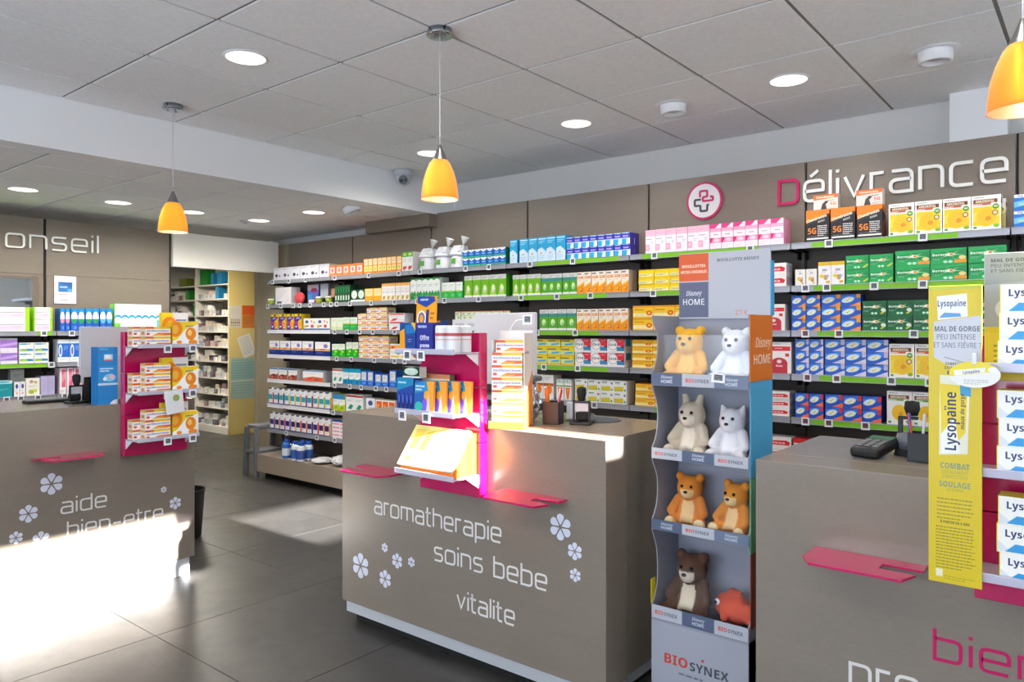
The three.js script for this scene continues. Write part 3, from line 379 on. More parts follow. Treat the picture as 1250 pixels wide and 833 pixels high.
D('wavecard', '#f0a41e', (p) => { p.bg('#f3a61e').p([[.05, 0], [.9, .02], [.95, .16], [.5, .34], [.04, .2]], '#17419a').l(.2, .08, .6, 1, '#cfe0fa', .1, .06).o(.28, .68, .2, .22, '#e8f0fa', .05).o(.28, .68, .13, .15, '#2a5ab8', .05).p([[.52, .42], [.66, .42], [.62, .96], [.48, .96]], '#1c2f8a').l(.72, .5, .2, 2, '#9a5a1a', .14, .06); }, { w: 144, h: 160 });
D('leaflet', '#f4e79a', (p) => { p.bg('#f6e98e').r(.08, .1, .84, .5, '#f8e27a').p([[.1, .1], [.35, .1], [.28, .6], [.12, .6]], '#efd552').p([[.45, .1], [.62, .1], [.56, .6], [.4, .6]], '#efd552').c(.22, .84, .08, .07, '#c9b25a').l(.4, .7, .5, 3, '#c9b86a', .07, .02).r(.06, .64, .88, .015, '#a89a52'); }, { w: 224, h: 200, at: A2 });
D('displayhead', '#f07a2a', (p) => p.bg('#f08a3a').p([[0, 0], [1, 0], [1, .4], [0, .7]], '#f4ece6').l(.1, .2, .7, 1, '#8a86a8'));
const lyso = (p) => p.bg('#f6f4ec').t('Lysopaïne', .42, .3, .36, '#1b2a63', { font: 'bold sans-serif', max: .74 }).p([[.86, 0], [1, 0], [1, 1], [.8, 1]], '#efd61e').p([[0, .55], [.16, .9], [0, 1]], '#dfe4ea').p([[.1, .95], [.22, .66], [.7, .7], [.78, .95]], '#2a9ad8').p([[.3, .95], [.5, .8], [.84, .84], [.84, .95]], '#e8d020').l(.4, .54, .4, 1, '#8a96b0', .08, .04).r(0, 0, .015, 1, '#f2dc2a');
D('lyso', '#eed71e', lyso, { w: 256, h: 96, at: A2 });

// ---------------------------------------------------------------- shelving bays along the back
const LV = [1.90, 1.667, 1.423, 1.186, 0.95, 0.709, 0.465];
const ZP = -4.335, ZR = -4.09;                                    // panel face, rail face
const eslGeo = cartonGeo(0.041, 0.041, 0.006, 'esl'), eslGeoRed = cartonGeo(0.041, 0.041, 0.006, 'eslred');
function tagOn(parent, x, y, z, red, turn = 0) { const t = mesh('price_tag', red ? eslGeoRed : eslGeo, matOf('esl'), parent); t.position.set(x, y, z); t.rotation.y = turn; t.rotation.z = jit(0.03); }
// a shelf in its own frame: x along the rail from 0 to w, front of the rail at z = 0
function shelfPart(parent, w, y, dep, railMat, limes, tags, reds) {
  const s = new THREE.Group(); s.name = 'shelf'; s.position.y = y; parent.add(s);
  mesh('board', bx(0.004, -0.024, -dep, w - 0.004, -0.004, -0.006), M.shelf, s);
  mesh('rail', merge(rbx(0.002, -0.034, -0.006, w - 0.002, 0, 0.0, 0.002), bx(0.002, -0.004, -0.004, w - 0.002, -0.001, 0.0035), bx(0.002, -0.034, -0.004, w - 0.002, -0.031, 0.0035)), railMat, s);
  for (const e of [0.016, w - 0.022]) mesh('bracket', merge(bx(e, -0.042, -dep, e + 0.006, -0.024, -0.02), bx(e, -0.075, -dep, e + 0.006, -0.024, -dep + 0.07)), M.shelfDark, s);
  for (const [a, b] of limes) mesh('green_strip', bx(a, -0.031, 0, b, -0.004, 0.0015), M.lime, s);
  tags.forEach((t, i) => tagOn(s, t, -0.038, 0.009, reds && i < reds));
  return s;
}
function bay(x0, wFull, top, label, shelves) {
  const w = wFull - 0.002;
  const g = group('shelving_bay', label, 'shelving', [x0, 0, ZR], 0);
  const dep = ZR - ZP - 0.002;
  mesh('back_panel', metreUV(bx(0.012, 1.88, ZP - ZR - 0.012, w, top, ZP - ZR)), M.panel, g);
  mesh('lower_back_panel', bx(0.012, 0.235, ZP - ZR - 0.012, w, 1.878, ZP - ZR), M.panelDark, g);
  mesh('upright', bx(0.001, 0.235, ZP - ZR - 0.03, 0.012, top, ZP - ZR - 0.008), M.slot, g);
  for (const s of shelves) shelfPart(g, w, LV[s.l], dep, s.m ?? M.rail, s.g ?? [], s.t ?? [], s.r);
  return g;
}
const L = (l, t, g, m, r) => ({ l, t, g, m, r });
bay(-6.365, 0.988, 2.28, 'shelving bay at the stock room end with striped cartons low down', [L(0, [.1, .37, .63]), L(1, [-.01 + .03, .24, .44, .54, .7, .9]), L(2, [], [], M.railWhite), L(3, [], [], M.railWhite), L(4, [], [], M.railWhite), L(5, [], [], M.railWhite), L(6, [.33, .8])]);
bay(-5.377, 1.015, 2.28, 'shelving bay with orange and amber cartons on its top shelf', [L(0, [.07, .53, .9]), L(1, [.02, .1, .28, .56, .85]), L(2, [.07, .24, .41, .58, .85]), L(3, [.1, .3, .6, .85, .97]), L(4, [.07, .28, .43, .62, .75]), L(5, [.05, .62]), L(6, [.07, .4])]);
bay(-4.362, 1.008, 2.385, 'shelving bay with three white jugs on its top shelf', [L(0, [.13, .62, .85]), L(1, [.1, .4, .75]), L(2, [.3, .7], [], M.railWhite), L(3, [.25, .6]), L(4, [.3, .7]), L(5, [.3]), L(6, [])]);
bay(-3.354, 1.006, 2.385, 'shelving bay with light blue and violet cartons on its top shelf', [L(0, [.22, .58], [[.27, .93]]), L(1, [.14, .45, .72], [[.1, .84]]), L(2, [.28, .6], [[.1, .78]]), L(3, [.34, .62], [[.1, .85]]), L(4, [.38, .75], [[0, .25]]), L(5, []), L(6, [])]);
bay(-2.348, 1.004, 2.385, 'shelving bay with pink cartons on its top shelf under the cross sign', [L(0, [.18, .78], [[.09, .82]]), L(1, [.17, .6], [[.14, .8]]), L(2, [.3], [[.2, .85]]), L(3, [.25], [[.19, .85]]), L(4, [.5], [[.18, .8]]), L(5, []), L(6, [])]);
bay(-1.344, 0.999, 2.385, 'shelving bay with green cartons under the word Délivrance', [L(0, [.2, .64], [[.11, .79]]), L(1, [.08, .19, .42, .64], [[.12, .96]]), L(2, [.08, .25, .6], [[.14, .96]], undefined, 2), L(3, [.09, .24, .5, .67], [[.15, .96]], undefined, 2), L(4, [.08, .2, .38, .75], [[.11, .96]], undefined, 3), L(5, [.3], [[.1, .9]]), L(6, [])]);
bay(-0.345, 1.0, 2.385, 'shelving bay mostly cut off beside the amber lamp at the edge', [L(0, [.3]), L(1, [.3]), L(2, [.3]), L(3, [.3]), L(4, [.3])]);
{ const g = group('base_cabinet', 'long low taupe base cabinet under the striped cartons', 'cabinet', [-6.365, 0, ZP]);
  mesh('body', metreUV(rbx(0, 0.062, 0, 6.2, 0.23, 0.355, 0.004)), M.base, g); mesh('kick_board', bx(0.04, 0, 0, 6.15, 0.062, 0.29), M.blackgap, g); }

// rows of cartons: u runs to the viewer's right along the shelf
const FACE = { back: { at: (u, y, q) => [u, y, ZR - 0.012 - q], turn: 0 }, aisle: { at: (u, y, q) => [-6.165 - q, y, -u], turn: Math.PI / 2 } };
const ORD = ['first', 'second', 'third', 'fourth', 'fifth', 'sixth', 'seventh', 'eighth', 'ninth', 'tenth', 'eleventh', 'twelfth', 'thirteenth', 'fourteenth'];
const TONE = [[/pink/, 'pink'], [/green|lime|vials|palegreen|herbal/, 'green'], [/yellow|arko|honey/, 'yellow'], [/red|ring|brown|coral/, 'red'], [/orange|tube|carrot/, 'orange'], [/blue|navy|gum|teal\b|tealb|tealpa|tealpo/, 'blue'], [/teal\d/, 'teal'], [/purple|lilac/, 'purple'], [/black/, 'black']];
const toneName = (d) => `${(TONE.find(([r]) => r.test(d)) ?? [0, 'white'])[1]}_carton`;
const layerOf = (j, m) => (m === 2 ? ['lower', 'upper'][j] : j === 0 ? 'bottom' : j === m - 1 ? 'top' : m === 3 ? 'middle' : ['', 'second', 'third'][j]);
function row(face, y, u0, u1, n, m, h, des, label, grp, { d = 0.1, name, cat = 'box', gap = 0.0015, deep = 1, q = 0 } = {}) {
  const F = FACE[face], list = Array.isArray(des) ? des : [des], w = (u1 - u0) / n, hh = h / m;
  for (let k = 0; k < deep; k++) for (let i = 0; i < n; i++) for (let j = 0; j < m; j++) {
    const ds = list[i % list.length], o = mesh(name ?? toneName(ds), cartonGeo(w - gap * 2, hh - 0.0008, d, ds), matOf(ds));
    o.position.set(...F.at(u0 + (i + 0.5) * w + jit(gap * 0.6), y + j * hh - 0.0005 + 0.0008, q + k * (d + 0.004) + (rnd() * 0.006))); o.rotation.y = F.turn + jit(0.012);
    const wc = (t) => t.split(/\s+/).length, tail = (m > 1 ? `, ${layerOf(j, m)} layer` : '') + (k ? ', rear row' : ''), short = label.replace(/ stacked in \w+/, '');
    const full = [label + (n > 1 ? `, ${ORD[i]} from left` : '') + tail, short + (n > 1 ? `, ${ORD[i]} from left` : '') + tail, short + (n > 1 ? `, ${ORD[i]} column` : '') + tail].find((t) => wc(t) <= 16);
    if (!full && !i && !j) console.log('long label:', label);
    tag(o, full, cat, n * m * deep > 1 ? grp ?? label : undefined);
  }
}
const B = (l, ...a) => row('back', LV[l], ...a);
B(0, -6.283, -5.417, 6, 1, .118, 'whiteblk', 'white carton with small black print on the top shelf');
B(0, -5.411, -4.948, 5, 1, .099, 'orangepink', 'low orange carton with pink square on the top shelf');
B(0, -4.944, -4.469, 8, 1, .128, 'yelloworange', 'narrow amber and cream carton on the top shelf beside the low orange ones');
B(0, -4.464, -4.334, 2, 1, .155, 'greenwhite', 'tall white carton with green top and red print on the top shelf');
B(0, -3.794, -3.369, 7, 2, .124, 'bluegreen', 'small blue and green carton stacked in twos beside the white jugs');
B(0, -3.331, -3.262, 1, 1, .166, 'lightblue', 'light blue tall carton standing a little apart at the start of its row');
B(0, -3.245, -2.846, 5, 1, .168, 'lightblue', 'light blue tall carton in the close row on the top shelf');
B(0, -2.84, -2.349, 8, 2, .146, 'blueviolet', 'small violet and sky blue carton stacked in twos on the top shelf', undefined, { d: .055, deep: 2 });
B(0, -2.244, -1.818, 6, 1, .146, 'palepink', 'pale pink and white carton on the top shelf');
B(0, -1.818, -1.388, 6, 1, .146, 'strongpink', 'bright pink and white carton under the cross sign', undefined, { d: .06, deep: 2 });
B(0, -1.27, -0.885, 3, 1, .17, 'black5g', 'black carton with orange slanted top and orange 5G', undefined, { d: .07, gap: .004 });
B(0, -0.862, -0.383, 4, 1, .162, 'arko', 'yellow honey carton with brown band on the top shelf', undefined, { d: .06 });
B(0, -0.75, -0.37, 3, 1, .15, 'arko', 'yellow honey carton standing in the second row on the top shelf', undefined, { d: .06, q: .07 });
B(0, -0.335, -0.255, 1, 2, .15, 'bluepack', 'blue and white carton in the stack at the edge of the picture');
for (const [x, y, t] of [[-1.17, 2.068, 'grey picture card with orange top standing on two black cartons'], [-0.955, 2.07, 'grey picture card with orange top standing on the last black carton']]) {
  const c = mesh('promo_card', cartonGeo(0.125, 0.082, 0.05, 'card5g'), matOf('card5g')); c.position.set(x, y, ZR - 0.03); tag(c, t, 'card');
}
// second shelf
B(1, -6.353, -6.25, 1, 1, .11, 'tealbox', 'small teal carton at the stock room end of the second shelf', undefined, { q: .06 });
B(1, -6.242, -5.985, 1, 1, .162, 'spotted', 'white speckled carton on the second shelf');
B(1, -5.807, -5.64, 1, 1, .175, 'purplepair', 'blue and plum pouch box on the second shelf', undefined, { d: .06, q: .05 });
B(1, -5.621, -5.505, 1, 1, .178, 'greynavy', 'grey carton with navy foot on the second shelf', undefined, { d: .06, q: .06 });
B(1, -5.335, -5.119, 1, 1, .15, 'vials', 'dark green tray of small vials on the second shelf');
B(1, -5.116, -4.923, 2, 1, .105, 'circlegreen', 'dark green carton with large pale disc on the second shelf');
B(1, -4.923, -4.713, 2, 1, .108, 'yellowbox', 'yellow carton with cream upper half on the second shelf');
B(1, -4.713, -4.37, 6, 1, .142, 'whiteorange', 'white carton with orange top edge on the second shelf');
B(1, -4.365, -4.03, 5, 1, .168, 'greenwave', 'white carton with green wavy foot on the second shelf');
B(1, -4.012, -3.79, 3, 1, .122, 'greensmall', 'small half white half green carton on the second shelf');
B(1, -3.777, -3.365, 5, 1, .162, 'limetall', 'lime green carton with grey top on the second shelf above the white tray');
B(1, -3.308, -3.053, 4, 1, .148, 'limetall', 'lime green carton with grey top under the light blue row');
B(1, -3.053, -2.755, 5, 1, .142, 'tealime', 'slim green carton with teal band on the second shelf');
B(1, -2.753, -2.358, 7, 1, .142, 'orangetall', 'cream and orange carton on the second shelf', undefined, { d: .05, deep: 2 });
B(1, -2.29, -1.75, 5, 3, .134, 'yellowcarton', 'yellow carton stacked in threes on the second shelf');
B(1, -1.64, -1.371, 2, 2, .13, 'redwhite', 'white carton with red banner stacked in twos on the second shelf');
B(1, -1.326, -1.21, 2, 1, .088, 'beesmall', 'small white carton with yellow print on the second shelf');
B(1, -1.206, -1.069, 2, 1, .122, 'beetall', 'white carton with yellow top band on the second shelf');
B(1, -1.065, -0.838, 2, 2, .146, 'greenburst', 'smaller bright green carton with starburst on the second shelf');
B(1, -0.832, -0.52, 2, 2, .156, 'greenburstbig', 'larger bright green carton with starburst and orange corner');
B(1, -0.515, -0.36, 1, 2, .156, 'greenburst', 'bright green carton partly hidden behind the grey poster');
{ // small soft goods at the end of the second shelf
  const y = LV[1];
  const red = mesh('soft_pouch', new THREE.SphereGeometry(0.06, 16, 12).scale(1.1, 0.95, 0.6).translate(0, 0.055, 0), std(0xd94a4e, 0.6)); red.position.set(-5.9, y, ZR - 0.05); tag(red, 'red soft pouch beside the white speckled carton', 'pouch');
  for (const [x, c, t] of [[-5.585, 0xb8cc3a, 'lime green little cup in front of the grey carton'], [-5.44, 0xc0d048, 'lime green little cup below the brown pouch'], [-6.35, 0xb4c84a, 'lime green little cup at the very end of the second shelf']]) {
    const g = group('small_cup', t, 'cup', [x, y, ZR - 0.035]); mesh('bowl', lathe([[0, 0], [0.026, 0], [0.034, 0.04], [0.03, 0.04], [0, 0.03]]), std(c, 0.5), g); mesh('lid', lathe([[0, 0.062], [0.03, 0.058], [0.035, 0.04], [0, 0.04]]), std(0xe6ead2, 0.5), g);
  }
  const p = group('hanging_pouch', 'brown cosmetic pouch hanging near the dark green vials', 'pouch', [-5.405, y + 0.045, ZR - 0.09]);
  mesh('bag', rbx(-0.06, 0, -0.02, 0.06, 0.09, 0.02, 0.018), std(0xb5805f, 0.7), p); mesh('flap', rbx(-0.062, 0.085, -0.022, 0.062, 0.13, 0.022, 0.01), std(0x3a2222, 0.7), p);
  mesh('stand', bx(-0.03, -0.045, -0.03, 0.03, 0.002, 0.01), M.shelfDark, p);
}
// third shelf
B(2, -6.339, -5.82, 4, 1, .15, 'yellowpurple', 'yellow and purple tall carton on the third shelf', undefined, { gap: .012 });
B(2, -5.795, -5.405, 2, 1, .106, 'dotcarton', 'white wide carton with coloured dots and blue foot');
B(2, -5.386, -5.223, 2, 1, .108, 'palegreen', 'pale green carton on the third shelf');
B(2, -5.22, -5.025, 2, 1, .11, 'greenbox', 'carton with pale top and green foot on the third shelf');
B(2, -5.02, -4.905, 1, 3, .142, 'tubecarton', 'cream carton with orange swoosh, lower pile on third shelf');
B(2, -4.9, -4.642, 2, 4, .19, 'tubecarton', 'cream carton with orange swoosh, tall piles on third shelf');
B(2, -4.62, -4.43, 1, 2, .138, 'redstripe', 'white carton with red stripe on the third shelf');
{ const t = group('display_tray', 'white display tray on the third shelf behind the pink stand', 'tray', [-3.62, LV[2], ZR - 0.02]);
  mesh('tray_front', bx(-0.28, 0, -0.003, 0.27, 0.08, 0.003), M.railWhite, t); mesh('tray_base', bx(-0.28, 0, -0.12, 0.27, 0.08, -0.003), M.white, t);
  const s = []; for (let i = 0; i < 4; i++) s.push(bx(-0.25 + i * 0.13, 0.025, 0.003, -0.16 + i * 0.13, 0.052, 0.005)); mesh('slots', merge(...s), M.lightGrey, t); }
row('back', LV[2] + 0.08, -3.879, -3.338, 9, 1, .062, 'smallgreen', 'small pale green carton lined up on the white tray', undefined, { q: .01 });
B(2, -3.067, -2.76, 4, 1, .142, 'tealime', 'slim green carton with teal band on the third shelf');
B(2, -2.757, -2.361, 7, 1, .14, 'orangetall', 'cream and orange carton on the third shelf');
B(2, -2.331, -1.75, 4, 2, .154, 'yellowred', 'yellow carton with red dot stacked in twos on the third shelf');
B(2, -1.64, -1.379, 2, 1, .146, 'redarch', 'white carton with red arch on the third shelf');
B(2, -1.345, -1.191, 2, 3, .19, 'blueorange', 'narrow blue and orange carton stacked in threes on the third shelf');
B(2, -1.189, -0.991, 2, 3, .19, 'blueorange', 'wider blue and orange carton stacked in threes on the third shelf');
B(2, -0.986, -0.4, 5, 2, .152, 'darkburst', 'dark green carton with starburst on the third shelf');
// fourth shelf
B(3, -6.36, -5.64, 4, 1, .132, 'navyorange', 'white carton with orange and navy bands on the fourth shelf', undefined, { gap: .006 });
B(3, -5.625, -5.4, 1, 1, .128, 'navyorange', 'wider white carton with orange and navy bands on the fourth shelf');
B(3, -5.37, -5.186, 2, 1, .113, 'greenvivid', 'shorter vivid green and cream carton on the fourth shelf');
B(3, -5.175, -5.009, 2, 1, .13, 'greenvivid', 'taller vivid green and cream carton on the fourth shelf');
B(3, -5.004, -4.622, 3, 4, .188, 'tubecarton', 'cream carton with orange swoosh on the fourth shelf');
B(3, -4.612, -4.226, 3, 1, .122, 'orangewhite', 'white carton with orange band on the fourth shelf');
B(3, -3.11, -2.776, 3, 3, .174, 'yellowblue', 'yellow carton with blue print stacked in threes on the fourth shelf');
B(3, -2.773, -2.391, 3, 2, .18, 'ring', 'white and red carton with large ring stacked in twos');
B(3, -2.337, -1.9, 3, 4, .178, 'yellowred', 'yellow carton with red dot stacked in fours on the fourth shelf');
B(3, -1.61, -1.344, 2, 1, .172, 'redarch', 'white carton with red arch on the fourth shelf');
B(3, -1.326, -1.176, 2, 3, .19, 'bluewhite', 'narrow blue and lilac carton stacked in threes on the fourth shelf');
B(3, -1.172, -0.862, 3, 3, .19, 'bluewhite', 'wider blue and lilac carton stacked in threes on the fourth shelf');
B(3, -0.859, -0.511, 3, 1, .17, 'arko', 'yellow honey carton with brown band on the fourth shelf');
// fifth shelf
B(4, -6.35, -5.884, 3, 1, .104, 'brownbox', 'white carton with brick red foot on the fifth shelf', undefined, { gap: .01 });
B(4, -5.807, -5.5, 1, 1, .1, 'coralbox', 'wide white carton with coral foot on the fifth shelf');
B(4, -5.37, -5.22, 2, 1, .13, 'greentick', 'white carton with green tick on the fifth shelf');
B(4, -5.22, -4.976, 3, 1, .135, 'tealpack', 'teal and white carton on the fifth shelf');
B(4, -4.976, -4.817, 2, 1, .122, 'bluelabel', 'blue carton with pale label next to the teal ones');
B(4, -4.8, -4.63, 2, 1, .105, 'bluelabel', 'lower blue carton with pale label on the fifth shelf');
B(4, -4.615, -4.53, 1, 1, .141, 'bluelabel', 'tallest blue carton with pale label on the fifth shelf');
B(4, -3.124, -2.948, 2, 1, .165, 'orangespice', 'white carton with orange fruit print on the fifth shelf');
B(4, -2.921, -2.8, 2, 1, .141, 'carrot', 'white carton with orange carrot shape on the fifth shelf');
B(4, -2.77, -2.374, 4, 2, .148, 'whiteyellow', 'white carton with yellow block stacked in twos on the fifth shelf');
B(4, -2.314, -1.9, 3, 3, .138, 'yellowred', 'yellow carton with red dot stacked in threes on the fifth shelf');
B(4, -1.61, -1.355, 2, 3, .137, 'redwhite', 'white carton with red banner stacked in threes on the fifth shelf');
B(4, -1.326, -1.176, 2, 2, .132, 'bluered', 'narrow blue and red carton stacked in twos on the fifth shelf');
B(4, -1.17, -0.893, 3, 2, .134, 'bluered', 'wider blue and red carton stacked in twos on the fifth shelf');
B(4, -0.87, -0.517, 3, 1, .168, 'arkowhite', 'white honey carton with brown band on the fifth shelf');
// lowest shelves
B(5, -6.36, -5.38, 11, 1, .154, Array.from({ length: 11 }, (_, i) => 'teal' + i), 'slim white carton with teal band and coloured stripe');
B(5, -5.358, -5.186, 2, 1, .146, 'limefruit', 'blue and lime carton on the sixth shelf');
B(5, -5.18, -4.944, 2, 1, .155, 'greentick', 'white carton with green tick on the sixth shelf');
B(5, -4.912, -4.796, 1, 1, .135, 'whiteblot', 'white carton with small blue blot on the sixth shelf');
B(5, -4.786, -4.542, 3, 1, .129, 'orangefruit', 'orange framed carton on the sixth shelf just above the counter');
B(5, -1.62, -1.344, 2, 2, .125, 'redwhite', 'white carton with red banner on the sixth shelf behind the counter');
B(5, -1.335, -1.24, 1, 1, .125, 'redyellow', 'red and yellow carton on the lowest visible shelf behind the counter');
B(6, -6.339, -5.39, 11, 1, .162, Array.from({ length: 11 }, (_, i) => 'navy' + i), 'slim white carton with dark violet band and coloured stripe');
B(6, -5.374, -5.152, 2, 1, .163, 'pinkstripe', 'carton with pink stripes and blue top on the seventh shelf');
// three white jugs with a paper twist
for (const [x, t] of [[-4.22, 'white rinse jug next to the white and green cartons'], [-4.045, 'white rinse jug in the middle of the three'], [-3.884, 'white rinse jug next to the small blue and green cartons']]) {
  const g = group('rinse_jug', t, 'bottle', [x, LV[0], ZR - 0.075], 0, 'white jugs on the top shelf'); g.scale.set(0.95, 1, 0.95);
  mesh('body', lathe([[0, 0], [0.066, 0], [0.07, 0.006], [0.07, 0.07], [0.064, 0.092], [0.058, 0.1], [0, 0.1]]), M.railWhite, g);
  mesh('collar', lathe([[0.06, 0.094], [0.078, 0.098], [0.078, 0.112], [0.06, 0.116], [0, 0.116]]), M.white, g);
  const hd = extr([[-0.05, 0], [0.05, 0], [0.05, 0.055], [-0.012, 0.055], [-0.05, 0.02]], 0.09, 0.004); hd.translate(0, 0.112, -0.045); mesh('head', hd, M.railWhite, g);
  const lb = mesh('label', bx(-0.024, 0.03, 0, 0.024, 0.07, 0.002), std(0x5fae4a, 0.5), g); lb.position.z = 0.0695;
  const tw = new THREE.ConeGeometry(0.036, 0.075, 14, 1, true); tw.rotateX(Math.PI); tw.rotateZ(-0.35); tw.translate(0.055, 0.2, 0); mesh('paper_twist', tw, phy({ color: 0xf2f4f6, roughness: 0.4, transmission: 0.3, thickness: 0, side: THREE.DoubleSide }), g);
  mesh('wrap', lathe([[0.03, 0.1], [0.045, 0.12], [0.03, 0.15], [0.012, 0.172]]).translate(0.045, 0, 0.01), phy({ color: 0xe9edf0, roughness: 0.25, transmission: 0.5, thickness: 0, side: THREE.DoubleSide }), g);
}
// goods on the base cabinet
for (const [x, z, s, c, t] of [[-6.08, -4.12, 1, 0x2d5fb4, 'blue bottle with orange label at the end of the base cabinet'], [-5.95, -4.03, 1.05, 0x2b6cc4, 'blue and white bottle standing foremost on the base cabinet']]) {
  const g = group('care_bottle', t, 'bottle', [x, 0.23, z]); g.scale.setScalar(s);
  mesh('body', lathe([[0, 0], [0.036, 0], [0.04, 0.006], [0.04, 0.11], [0.034, 0.13], [0.022, 0.138], [0, 0.138]]), std(c, 0.35), g);
  mesh('label', lathe([[0.0408, 0.025], [0.0408, 0.09]]), std(t.includes('orange') ? 0xe6b06a : 0xd6e6f4, 0.5), g); mesh('cap', cyl(0.024, 0.022, 0.025, 0, 0.137, 0), std(0x1f4a9c, 0.4), g);
}
{ const g = group('bottle_pack', 'shrink wrapped pack of blue and white bottles on the base cabinet', 'bottles', [-5.74, 0.23, -4.05]);
  for (let i = 0; i < 2; i++) for (let j = 0; j < 2; j++) { const b = mesh('bottle', lathe([[0, 0], [0.036, 0], [0.04, 0.006], [0.04, 0.12], [0.03, 0.145], [0, 0.146]]), std(0xdfe6ee, 0.4), g); b.position.set(-0.042 + i * 0.084, 0, 0.04 - j * 0.084); const c = mesh('cap', cyl(0.032, 0.028, 0.03, 0, 0.143, 0), std(0x1f4fa8, 0.4), b); void c; const l = mesh('label', lathe([[0.041, 0.02], [0.041, 0.1]]), i + j === 1 ? std(0x3a4f9a, 0.5) : std(0x2f62b8, 0.5), b); void l; }
  mesh('wrap', rbx(-0.088, 0.002, -0.09, 0.088, 0.15, 0.086, 0.02), M.clear, g); }
for (const [x, z, w, h, t] of [[-5.45, -4.06, .18, .05, 'flat white plastic bag lying on the base cabinet'], [-5.22, -4.1, .2, .085, 'larger crumpled white plastic bag on the base cabinet']]) {
  const g0 = new THREE.IcosahedronGeometry(1, 5), p = g0.attributes.position;
  for (let i = 0; i < p.count; i++) { const a = p.getX(i), b = p.getY(i), c = p.getZ(i), k = 1 + 0.1 * Math.sin(a * 9 + c * 5) * Math.cos(b * 7 + a * 3) + 0.05 * Math.sin(c * 21 + b * 13); p.setXYZ(i, a * k, b * k, c * k); }
  g0.scale(w / 2, h / 2, 0.09); g0.computeVertexNormals(); const m = mesh('plastic_bag', g0, std(0xd8d6d8, 0.45)); m.position.set(x, 0.236 + h / 2, z); tag(m, t, 'bag');
}
row('back', 0.23, -5.06, -4.9, 2, 2, .13, 'whiteblk', 'white carton with black print on the base cabinet', undefined, { q: -0.06 });
// signs on the panels
function roundPath(pts) {                                         // [x, y, corner radius]
  const out = [], n = pts.length;
  pts.forEach(([x, y, r], i) => {
    if (!r || i === 0 || i === n - 1) { out.push([x, y]); return; }
    const a = pts[i - 1], b = pts[i + 1], da = Math.hypot(a[0] - x, a[1] - y), db = Math.hypot(b[0] - x, b[1] - y), q = Math.min(r, da * 0.5, db * 0.5);
    const s = [x + (a[0] - x) / da * q, y + (a[1] - y) / da * q], e = [x + (b[0] - x) / db * q, y + (b[1] - y) / db * q];
    for (let k = 0; k <= 5; k++) { const t = k / 5, u = 1 - t; out.push([u * u * s[0] + 2 * u * t * x + t * t * e[0], u * u * s[1] + 2 * u * t * y + t * t * e[1]]); }
  });
  return out;
}
function ribbon(pts, w, depth, closed = false) {                  // flat stroke of even width, extruded
  const n = pts.length, l = [], r = [];
  for (let i = 0; i < n; i++) {
    const a = pts[closed ? (i - 1 + n) % n : Math.max(0, i - 1)], b = pts[closed ? (i + 1) % n : Math.min(n - 1, i + 1)], c = pts[i];
    let d1 = [c[0] - a[0], c[1] - a[1]], d2 = [b[0] - c[0], b[1] - c[1]]; const n1 = Math.hypot(...d1), n2 = Math.hypot(...d2);
    d1 = n1 ? d1.map((v) => v / n1) : d2.map((v) => v / n2); d2 = n2 ? d2.map((v) => v / n2) : d1;
    let t = [d1[0] + d2[0], d1[1] + d2[1]]; const tn = Math.hypot(...t) || 1; t = t.map((v) => v / tn); const k = Math.min(1.6, 1 / Math.max(0.35, t[0] * d1[0] + t[1] * d1[1])) * w / 2;
    l.push([c[0] - t[1] * k, c[1] + t[0] * k]); r.push([c[0] + t[1] * k, c[1] - t[0] * k]);
  }
  if (!closed) return extr([...l, ...r.reverse()], depth);
  const s = new THREE.Shape(l.map(([x, y]) => new THREE.Vector2(x, y))), o = new THREE.Path(r.map(([x, y]) => new THREE.Vector2(x, y)));
  const area = (q) => q.reduce((v, p, i) => v + p[0] * q[(i + 1) % q.length][1] - q[(i + 1) % q.length][0] * p[1], 0);
  if (Math.abs(area(l)) > Math.abs(area(r))) { s.holes.push(o); return new THREE.ExtrudeGeometry(s, { depth, bevelEnabled: false }); }
  const s2 = new THREE.Shape(r.map(([x, y]) => new THREE.Vector2(x, y))); s2.holes.push(new THREE.Path(l.map(([x, y]) => new THREE.Vector2(x, y)))); return new THREE.ExtrudeGeometry(s2, { depth, bevelEnabled: false });
}
const R = 0.28;
